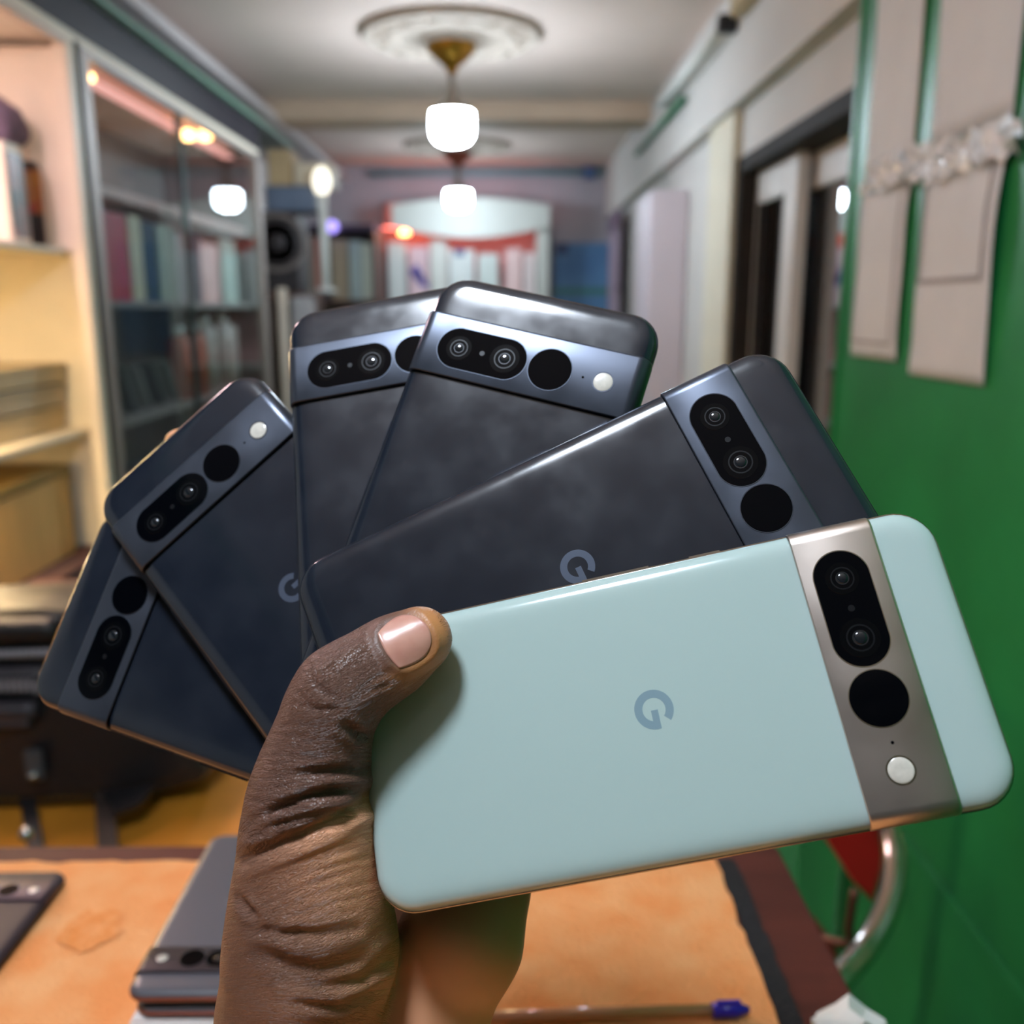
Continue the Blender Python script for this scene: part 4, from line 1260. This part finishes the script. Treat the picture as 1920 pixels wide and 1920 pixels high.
# pen
pz = TZ + 0.0075
pA, pB = onz(905, 1906, pz), onz(1405, 1893, pz)
pen = empty('pen', (pA.x, pA.y, TZ), 'ballpoint pen with blue cap lying on the orange cloth', 'pen')
dv = (pB - pA)
MB().tube([pA, pA + dv * 0.89], 0.0036, 12, 1).build('barrel', mat('amber_clear_plastic', (196, 140, 100), 0.2, var=0.05, coat=0.5), pen, True)
MB().tube([pA + dv * 0.86, pA + dv * 0.95, pA + dv * 0.97, pA + dv], [0.0044, 0.0044, 0.0036, 0.0018], 12, 1).build('cap', mat('blue_plastic_cap', (44, 34, 178), 0.3, var=0.05), pen, True)
MB().obox(pA + dv * 0.92 + Vector((0, 0, 0.0052)), dv * 0.045, Vector((0, 0.0012, 0)), Vector((0, 0, 0.0008))).build('clip', MATS['blue_plastic_cap'], pen)
# crumpled white paper at the table edge
q = onz(1592, 1925, TZ + 0.01)
bmx = bmesh.new()
bmesh.ops.create_icosphere(bmx, subdivisions=2, radius=0.016)
for v in bmx.verts:
    v.co *= 1 + rc.normal(0, 0.22)
    v.co.z *= 0.8
    v.co.x *= 1.2
mnz = min(v.co.z for v in bmx.verts)
bmesh.ops.translate(bmx, vec=(q.x - 0.004, q.y - 0.006, TZ - mnz), verts=bmx.verts)
MB().bm(bmx).build('crumpled_paper', mat('tissue', (228, 230, 228), 0.8, var=0.06), label='crumpled white paper on the wooden table edge', cat='paper')


# ------------------------------------------------------------------ the hand
def C3(px, py, z):
    return np.array([(px - 960) / F * z, (py - 960) / F * z, z])


GRID = 0.85
LO = np.array([-135.0, -70.0, 205.0])
HI = np.array([62.0, 330.0, 395.0])
DIM = ((HI - LO) / GRID).astype(int) + 1
FIELD = np.full(DIM, 20.0, np.float32)
AX = [LO[i] + GRID * np.arange(DIM[i]) for i in range(3)]


def smin(a, b, k):
    h = np.clip(0.5 + 0.5 * (a - b) / k, 0, 1)
    return a * (1 - h) + b * h - k * h * (1 - h)


def cone(a, b, ra, rb, k, flat_dir=None, flat=1.0):
    a, b = np.array(a, float), np.array(b, float)
    R_ = max(ra, rb) + 16
    lo = np.minimum(a, b) - R_
    hi = np.maximum(a, b) + R_
    i0 = np.clip(np.floor((lo - LO) / GRID).astype(int), 0, DIM)
    i1 = np.clip(np.ceil((hi - LO) / GRID).astype(int), 0, DIM)
    if np.any(i1 <= i0):
        return
    X = AX[0][i0[0]:i1[0], None, None]
    Y = AX[1][None, i0[1]:i1[1], None]
    Z = AX[2][None, None, i0[2]:i1[2]]
    d = b - a
    L2 = d @ d + 1e-9
    px_, py_, pz_ = X - a[0], Y - a[1], Z - a[2]
    t = np.clip((px_ * d[0] + py_ * d[1] + pz_ * d[2]) / L2, 0, 1)
    qx, qy, qz = px_ - t * d[0], py_ - t * d[1], pz_ - t * d[2]
    if flat_dir is not None:
        n = np.array(flat_dir) / np.linalg.norm(flat_dir)
        s = qx * n[0] + qy * n[1] + qz * n[2]
        e = (1 / flat - 1) * s
        qx, qy, qz = qx + e * n[0], qy + e * n[1], qz + e * n[2]
    dist = np.sqrt(qx * qx + qy * qy + qz * qz) - (ra + (rb - ra) * t)
    sl = (slice(i0[0], i1[0]), slice(i0[1], i1[1]), slice(i0[2], i1[2]))
    FIELD[sl] = smin(FIELD[sl], dist.astype(np.float32), k)


def chain(pts, k, flat_dir=None, flat=1.0):
    for (p, q) in zip(pts[:-1], pts[1:]):
        cone(C3(*p[:3]), C3(*q[:3]), p[3], q[3], k, flat_dir, flat)


NPH = np.array([-0.186, -0.2967, -0.9367])
# thumb
chain([(786, 1199, 250.5, 9.0), (742, 1226, 250, 10.3), (690, 1258, 249, 10.0)], 3.0, NPH, 0.86)
chain([(690, 1260, 249, 9.8), (636, 1296, 248, 10.8), (613, 1350, 249, 11.2), (592, 1430, 251, 13.2), (580, 1500, 252, 15.4), (580, 1580, 254, 17.6), (582, 1690, 257, 20.6), (584, 1780, 261, 23.0), (562, 1900, 266, 22.0), (560, 2080, 270, 23.0), (560, 2500, 262, 27.0)], 6.0)
# heel of the hand, palm
chain([(915, 1590, 300, 13.0), (893, 1660, 289, 16.0), (864, 1760, 282, 18.0), (794, 1900, 280, 18.5), (770, 2080, 290, 21.0), (770, 2500, 276, 26.0)], 5.0)
chain([(720, 1700, 304, 12.0), (690, 1820, 298, 14.0), (670, 1980, 288, 18.0), (660, 2480, 266, 28.0)], 5.0)
chain([(584, 1655, 268, 14.0), (594, 1645, 300, 12.0), (604, 1560, 342, 11.0)], 8.0)
# metacarpals behind the phones
for (a, b) in (((660, 1850, 304, 13), (585, 1310, 344, 10.5)), ((700, 1850, 302, 13), (650, 1290, 340, 10.5)), ((760, 1830, 304, 13), (735, 1310, 340, 10.0)), ((830, 1800, 304, 13), (815, 1370, 336, 9.5))):
    chain([a, ((a[0] + b[0]) / 2, (a[1] + b[1]) / 2, (a[2] + b[2]) / 2 + 8, 11), b], 8.0)
# fingers
chain([(585, 1310, 338, 10.0), (462, 1085, 358, 9.0), (394, 935, 366, 8.2), (342, 838, 366, 7.4)], 2.5)
chain([(650, 1290, 340, 10.0), (625, 1060, 358, 9.2), (610, 890, 364, 8.4), (604, 780, 364, 7.6)], 2.5)
chain([(735, 1310, 340, 9.6), (770, 1100, 352, 8.8), (780, 950, 356, 8.0), (782, 850, 354, 7.2)], 2.5)
chain([(815, 1370, 336, 9.0), (880, 1215, 344, 8.0), (905, 1110, 344, 7.2), (918, 1040, 342, 6.6)], 2.5)


def surface_nets(Fd):
    s = Fd < 0
    nx, ny, nz = Fd.shape
    cnt = np.zeros((nx - 1, ny - 1, nz - 1), np.int8)
    for i in (0, 1):
        for j in (0, 1):
            for k in (0, 1):
                cnt += s[i:nx - 1 + i, j:ny - 1 + j, k:nz - 1 + k]
    act = np.argwhere((cnt > 0) & (cnt < 8))
    idx = np.full(cnt.shape, -1, np.int64)
    idx[tuple(act.T)] = np.arange(len(act))
    acc = np.zeros((len(act), 3))
    wsum = np.zeros(len(act))
    cor = [(i, j, k) for i in (0, 1) for j in (0, 1) for k in (0, 1)]
    for a in range(8):
        for b in range(a + 1, 8):
            d = np.abs(np.subtract(cor[a], cor[b]))
            if d.sum() != 1:
                continue
            fa = Fd[tuple((act + cor[a]).T)]
            fb = Fd[tuple((act + cor[b]).T)]
            m = (fa < 0) != (fb < 0)
            t = np.where(m, fa / (fa - fb + 1e-12), 0)
            p = np.array(cor[a])[None] + t[:, None] * np.subtract(cor[b], cor[a])[None]
            acc[m] += p[m]
            wsum[m] += 1
    V_ = act + acc / wsum[:, None]
    faces = []
    for ax in range(3):
        o1, o2 = [(1, 2), (2, 0), (0, 1)][ax]
        sl_a = [slice(None)] * 3
        sl_b = [slice(None)] * 3
        sl_a[ax] = slice(0, -1)
        sl_b[ax] = slice(1, None)
        e = s[tuple(sl_a)] != s[tuple(sl_b)]
        P_ = np.argwhere(e)
        ok = (P_[:, o1] > 0) & (P_[:, o2] > 0) & (P_[:, o1] < Fd.shape[o1] - 1) & (P_[:, o2] < Fd.shape[o2] - 1)
        P_ = P_[ok]
        u = np.zeros(3, int)
        v = np.zeros(3, int)
        u[o1] = 1
        v[o2] = 1
        q = [idx[tuple((P_ - u - v).T)], idx[tuple((P_ - v).T)], idx[tuple(P_.T)], idx[tuple((P_ - u).T)]]
        Q = np.stack(q, 1)
        inside = s[tuple(P_.T)]
        Q[~inside] = Q[~inside][:, ::-1]
        faces.append(Q)
    return V_, np.concatenate(faces)


HV, HF = surface_nets(FIELD)
HV = LO + HV * GRID
HF = HF[np.all(HF >= 0, 1)]


def vnormals(V_, F_):
    n = np.cross(V_[F_[:, 2]] - V_[F_[:, 0]], V_[F_[:, 3]] - V_[F_[:, 1]])
    out = np.zeros_like(V_)
    for i in range(4):
        np.add.at(out, F_[:, i], n)
    return out / (np.linalg.norm(out, axis=1, keepdims=True) + 1e-12)


# light smoothing
for _ in range(4):
    acc = np.zeros_like(HV)
    cn = np.zeros(len(HV))
    for a, b in ((0, 1), (1, 2), (2, 3), (3, 0)):
        np.add.at(acc, HF[:, a], HV[HF[:, b]])
        np.add.at(acc, HF[:, b], HV[HF[:, a]])
        np.add.at(cn, HF[:, a], 1)
        np.add.at(cn, HF[:, b], 1)
    HV = HV * 0.5 + 0.5 * acc / cn[:, None]
HN = vnormals(HV, HF)
PX = 960 + F * HV[:, 0] / HV[:, 2]
PY = 960 + F * HV[:, 1] / HV[:, 2]
view = HV / np.linalg.norm(HV, axis=1, keepdims=True)
front = np.clip(-(HN * view).sum(1) * 2.5, 0, 1) * (HV[:, 2] < 305)


def poly_dist(pts):
    best = np.full(len(PX), 1e9)
    tt = np.zeros(len(PX))
    n = len(pts) - 1
    for i in range(n):
        a, b = np.array(pts[i], float), np.array(pts[i + 1], float)
        d = b - a
        t = np.clip(((PX - a[0]) * d[0] + (PY - a[1]) * d[1]) / (d @ d), 0, 1)
        q = np.hypot(PX - a[0] - t * d[0], PY - a[1] - t * d[1])
        m = q < best
        best[m] = q[m]
        tt[m] = (i + t[m]) / n
    return best, tt


disp = np.zeros(len(HV))
rh = np.random.RandomState(5)
creases = [
    ([(455, 1615), (500, 1592), (560, 1568), (640, 1532), (690, 1502), (735, 1462)], 2.4, 13),
    ([(505, 1522), (560, 1500), (620, 1487), (695, 1486)], 1.7, 10),
    ([(560, 1452), (620, 1446), (700, 1442)], 1.0, 9),
    ([(480, 1566), (540, 1540), (600, 1522), (650, 1520)], 1.1, 8),
    ([(470, 1540), (520, 1518), (560, 1512)], 0.7, 7),
    ([(648, 1362), (668, 1376), (700, 1380)], 1.4, 9),
    ([(470, 1742), (530, 1752), (600, 1752), (670, 1740)], 1.0, 10),
    ([(490, 1788), (540, 1812), (600, 1822), (680, 1800)], 1.3, 15),
    ([(530, 1838), (600, 1852), (680, 1838), (740, 1790)], 1.1, 12),
    ([(560, 1880), (640, 1890), (720, 1850)], 0.8, 9),
    ([(446, 1682), (462, 1704), (482, 1724)], 1.2, 8),
    ([(578, 1248), (588, 1278), (610, 1300), (638, 1312)], 0.7, 6),
    ([(555, 1318), (585, 1332), (640, 1328)], 0.6, 6),
    ([(558, 1300), (580, 1322), (600, 1330)], 0.45, 5),
    ([(668, 1300), (700, 1275), (735, 1258)], 0.4, 5),
    ([(660, 1315), (700, 1292), (730, 1282)], 0.35, 5),
]
for k in range(9):       # diagonal wrinkles on the lit pad of the thumb
    o = 22 + 20 * k + rh.normal(0, 3)
    x0 = 462 + rh.rand() * 60
    creases.append(([(x0, 1612 + o - 0.42 * (x0 - 460)), (580, 1560 + o + rh.normal(0, 3)), (660 + rh.rand() * 50, 1520 + o + 6 * k * 0.4)], 0.16 + 0.14 * rh.rand(), 5))
for k in range(16):      # fine wrinkles between the knuckle and the fold
    yk = 1362 + 14 * k
    x0 = 500 - 0.25 * (yk - 1362) + rh.rand() * 20
    sl_ = -0.02 - 0.03 * k * 0.35
    creases.append(([(x0, yk), (x0 + 50, yk + 50 * sl_ + rh.normal(0, 3)), (x0 + 90 + 50 * rh.rand(), yk + 110 * sl_ + rh.normal(0, 4))], 0.3 + 0.2 * rh.rand(), 4.5))
for pts, dep, wd in creases:
    d, t = poly_dist(pts)
    env = np.sin(np.pi * np.clip(t * 0.86 + 0.07, 0, 1)) ** 0.6
    disp -= dep * env * (np.exp(-(d / wd) ** 2) - 0.35 * np.exp(-((d - 2.0 * wd) / wd) ** 2))
# nail bed and fold: nail frame in pixels
NC = np.array([763.0, 1199.0])
NA = np.array([0.85, -0.527])
NB = np.array([0.527, 0.85])
na = (PX - NC[0]) * NA[0] + (PY - NC[1]) * NA[1]
nb_ = (PX - NC[0]) * NB[0] + (PY - NC[1]) * NB[1]
rn = (np.abs(na / 44) ** 2.8 + np.abs(nb_ / 45) ** 2.8) ** (1 / 2.8)
disp -= 0.55 * np.clip(1.15 - rn, 0, 0.25) / 0.25 * (front > 0)
disp += 0.35 * np.exp(-((rn - 1.22) / 0.12) ** 2)
HV2 = HV + HN * (disp * front)[:, None]
# skin colour fields; the palm mask also holds painted shade above the fold
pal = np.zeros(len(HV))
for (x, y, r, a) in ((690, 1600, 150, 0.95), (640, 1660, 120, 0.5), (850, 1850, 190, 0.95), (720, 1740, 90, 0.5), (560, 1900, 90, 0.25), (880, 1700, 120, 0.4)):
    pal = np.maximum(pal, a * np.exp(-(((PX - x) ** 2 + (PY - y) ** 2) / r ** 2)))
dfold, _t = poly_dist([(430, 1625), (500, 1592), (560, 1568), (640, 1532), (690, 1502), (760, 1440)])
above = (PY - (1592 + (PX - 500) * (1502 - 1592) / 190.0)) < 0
pal *= np.where(above & (PX < 760), np.exp(-(dfold / 12) ** 2), 1)  # palm border and shade above the fold, both put into the colour
tip = np.exp(-(((na - 62) / 34) ** 2 + (nb_ / 62) ** 2)) + 0.9 * np.exp(-(((na - 0) / 70) ** 2 + ((nb_ - 62) / 26) ** 2))
tip = np.clip(tip, 0, 1)
finger_tip = np.clip((925 - PY) / 90, 0, 1) * (HV[:, 2] > 330)
slope = np.interp(PY, [1150, 1330, 1420, 1520, 1600, 1720, 1840, 1920], [-0.6, -0.5, -0.02, -0.2, -0.5, -0.38, -0.1, 0.25])
wv = (PY - slope * (PX - 600))
wu = (PX + slope * (PY - 1500))

hand = bpy.data.objects.new('hand', bpy.data.meshes.new('hand'))
COL.objects.link(hand)
tag(hand, 'dark skinned left hand gripping the fan of phones with the thumb in front', 'hand')
base = campt(C3(660, 2500, 266))
Mx = np.array([[RIGHT.x, DOWN.x, FWD.x], [RIGHT.y, DOWN.y, FWD.y], [RIGHT.z, DOWN.z, FWD.z]])
HW = (HV2 @ Mx.T) * 0.001 + np.array(CAM) - np.array(base)
me = hand.data
me.from_pydata(HW.tolist(), [], HF.tolist())
me.polygons.foreach_set('use_smooth', [True] * len(me.polygons))
hand.location = base
fine = np.clip((282 - HV[:, 2]) / 10, 0, 1) * (1 - 0.75 * np.clip(rn < 1.6, 0, 1)) * np.where(PY > 1640, np.clip((770 - PX - 0.18 * (PY - 1740)) / 30, 0, 1), 1)
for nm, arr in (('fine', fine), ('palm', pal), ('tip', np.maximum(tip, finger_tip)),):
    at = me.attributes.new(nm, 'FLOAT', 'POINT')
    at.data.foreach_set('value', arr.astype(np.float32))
at = me.attributes.new('wrinkle', 'FLOAT_VECTOR', 'POINT')
at.data.foreach_set('vector', np.stack([wu * 0.14, wv * 0.14, HV[:, 2]], 1).astype(np.float32).ravel())

# skin material
m = bpy.data.materials.new('skin')
m.use_nodes = True
nt = m.node_tree
N, L = nt.nodes, nt.links
b = N['Principled BSDF']


def attr(nm):
    a = N.new('ShaderNodeAttribute')
    a.attribute_name = nm
    return a


def mixc(fac, c1, c2):
    x = N.new('ShaderNodeMix')
    x.data_type = 'RGBA'
    for sck, v in ((0, fac), (6, c1), (7, c2)):
        if isinstance(v, tuple):
            x.inputs[sck].default_value = (*v, 1)
        elif isinstance(v, (int, float)):
            x.inputs[sck].default_value = v
        else:
            L.new(v, x.inputs[sck])
    return x.outputs[2]


wr_ = attr('wrinkle')
mp = N.new('ShaderNodeMapping')
mp.inputs['Scale'].default_value = (0.15, 0.95, 0.0)
L.new(wr_.outputs['Vector'], mp.inputs['Vector'])
n1 = N.new('ShaderNodeTexNoise')
n1.inputs['Scale'].default_value = 1.0
n1.inputs['Detail'].default_value = 3.0
n1.inputs['Distortion'].default_value = 0.6
L.new(mp.outputs[0], n1.inputs['Vector'])
ab = N.new('ShaderNodeMath')
ab.operation = 'SUBTRACT'
ab.inputs[1].default_value = 0.5
L.new(n1.outputs['Fac'], ab.inputs[0])
ab2 = N.new('ShaderNodeMath')
ab2.operation = 'ABSOLUTE'
L.new(ab.outputs[0], ab2.inputs[0])
mr = N.new('ShaderNodeMapRange')
mr.inputs[1].default_value = 0.0
mr.inputs[2].default_value = 0.05
mr.inputs[3].default_value = 0.0
mr.inputs[4].default_value = 1.0
L.new(ab2.outputs[0], mr.inputs[0])
mp2 = N.new('ShaderNodeMapping')
mp2.inputs['Scale'].default_value = (1.1, 1.9, 0.0)
L.new(wr_.outputs['Vector'], mp2.inputs['Vector'])
vo = N.new('ShaderNodeTexVoronoi')
vo.feature = 'DISTANCE_TO_EDGE'
vo.inputs['Scale'].default_value = 1.0
L.new(mp2.outputs[0], vo.inputs['Vector'])
mr2 = N.new('ShaderNodeMapRange')
mr2.inputs[1].default_value = 0.0
mr2.inputs[2].default_value = 0.16
L.new(vo.outputs['Distance'], mr2.inputs[0])
hs_ = N.new('ShaderNodeMath')
hs_.operation = 'MULTIPLY_ADD'
hs_.inputs[1].default_value = 0.35
L.new(mr2.outputs[0], hs_.inputs[0])
L.new(mr.outputs[0], hs_.inputs[2])
bp = N.new('ShaderNodeBump')
bp.inputs['Strength'].default_value = 0.55
bp.inputs['Distance'].default_value = 0.00035
L.new(hs_.outputs[0], bp.inputs['Height'])
fa_ = attr('fine')
fm = N.new('ShaderNodeMath')
fm.operation = 'MULTIPLY'
fm.inputs[1].default_value = 0.9
L.new(fa_.outputs['Fac'], fm.inputs[0])
L.new(fm.outputs[0], bp.inputs['Strength'])
L.new(bp.outputs[0], b.inputs['Normal'])
n2 = N.new('ShaderNodeTexNoise')
n2.inputs['Scale'].default_value = 45.0
n2.inputs['Detail'].default_value = 4.0
tcn = N.new('ShaderNodeTexCoord')
L.new(tcn.outputs['Object'], n2.inputs['Vector'])
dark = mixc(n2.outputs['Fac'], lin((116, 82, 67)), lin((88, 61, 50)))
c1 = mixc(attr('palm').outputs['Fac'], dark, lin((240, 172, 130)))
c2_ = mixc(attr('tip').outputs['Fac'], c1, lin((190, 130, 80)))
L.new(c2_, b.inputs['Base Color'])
b.inputs['Roughness'].default_value = 0.42
b.inputs['Specular IOR Level'].default_value = 0.45
b.inputs['Subsurface Weight'].default_value = 0.12
b.inputs['Subsurface Radius'].default_value = (1.0, 0.4, 0.25)
b.inputs['Subsurface Scale'].default_value = 0.002
me.materials.append(m)

# thumb nail laid on the nail bed
bv = BVHTree.FromPolygons([Vector(v) for v in HW.tolist()], HF.tolist())
nu, nv = 22, 22
vs, ok = [], True
for j in range(nv + 1):
    for i in range(nu + 1):
        u, v = 2 * i / nu - 1, 2 * j / nv - 1
        # squircle disc mapping
        uu = u * math.sqrt(1 - (0.40 if u > 0 else 0.22) * v * v)
        vv = v * math.sqrt(1 - (0.62 if u > 0 else 0.30) * u * u)
        pxy = NC + NA * (uu * 46) + NB * (vv * 46)
        d = ray(pxy[0], pxy[1]).normalized()
        hit = bv.ray_cast(CAM - base, d)
        p = hit[0] if hit[0] is not None else (CAM - base) + d * 0.25
        nr = hit[1] if hit[0] is not None else -d
        if nr.dot(d) > 0:
            nr = -nr
        lift = 0.00035 * (1 - max(abs(u), abs(v)) ** 6)
        vs.append(p + nr * lift)
fs = [(j * (nu + 1) + i, j * (nu + 1) + i + 1, (j + 1) * (nu + 1) + i + 1, (j + 1) * (nu + 1) + i) for j in range(nv) for i in range(nu)]
# smooth the nail sheet
arr = [v.copy() for v in vs]
for _ in range(6):
    new = [v.copy() for v in arr]
    for j in range(1, nv):
        for i in range(1, nu):
            q = j * (nu + 1) + i
            new[q] = (arr[q - 1] + arr[q + 1] + arr[q - nu - 1] + arr[q + nu + 1]) / 4
    arr = new
arr = [v - ray(NC[0], NC[1]).normalized() * 0.00012 for v in arr]
nail = mobj('thumb_nail', arr, fs, mat('nail', (190, 132, 116), 0.24, col2=(202, 148, 130), scale=160, coat=0.5, sss=0.1), hand, True)
nail['label'] = 'smooth pink thumb nail'
md = nail.modifiers.new('thickness', 'SOLIDIFY')
md.thickness = 0.00025
md.offset = 0
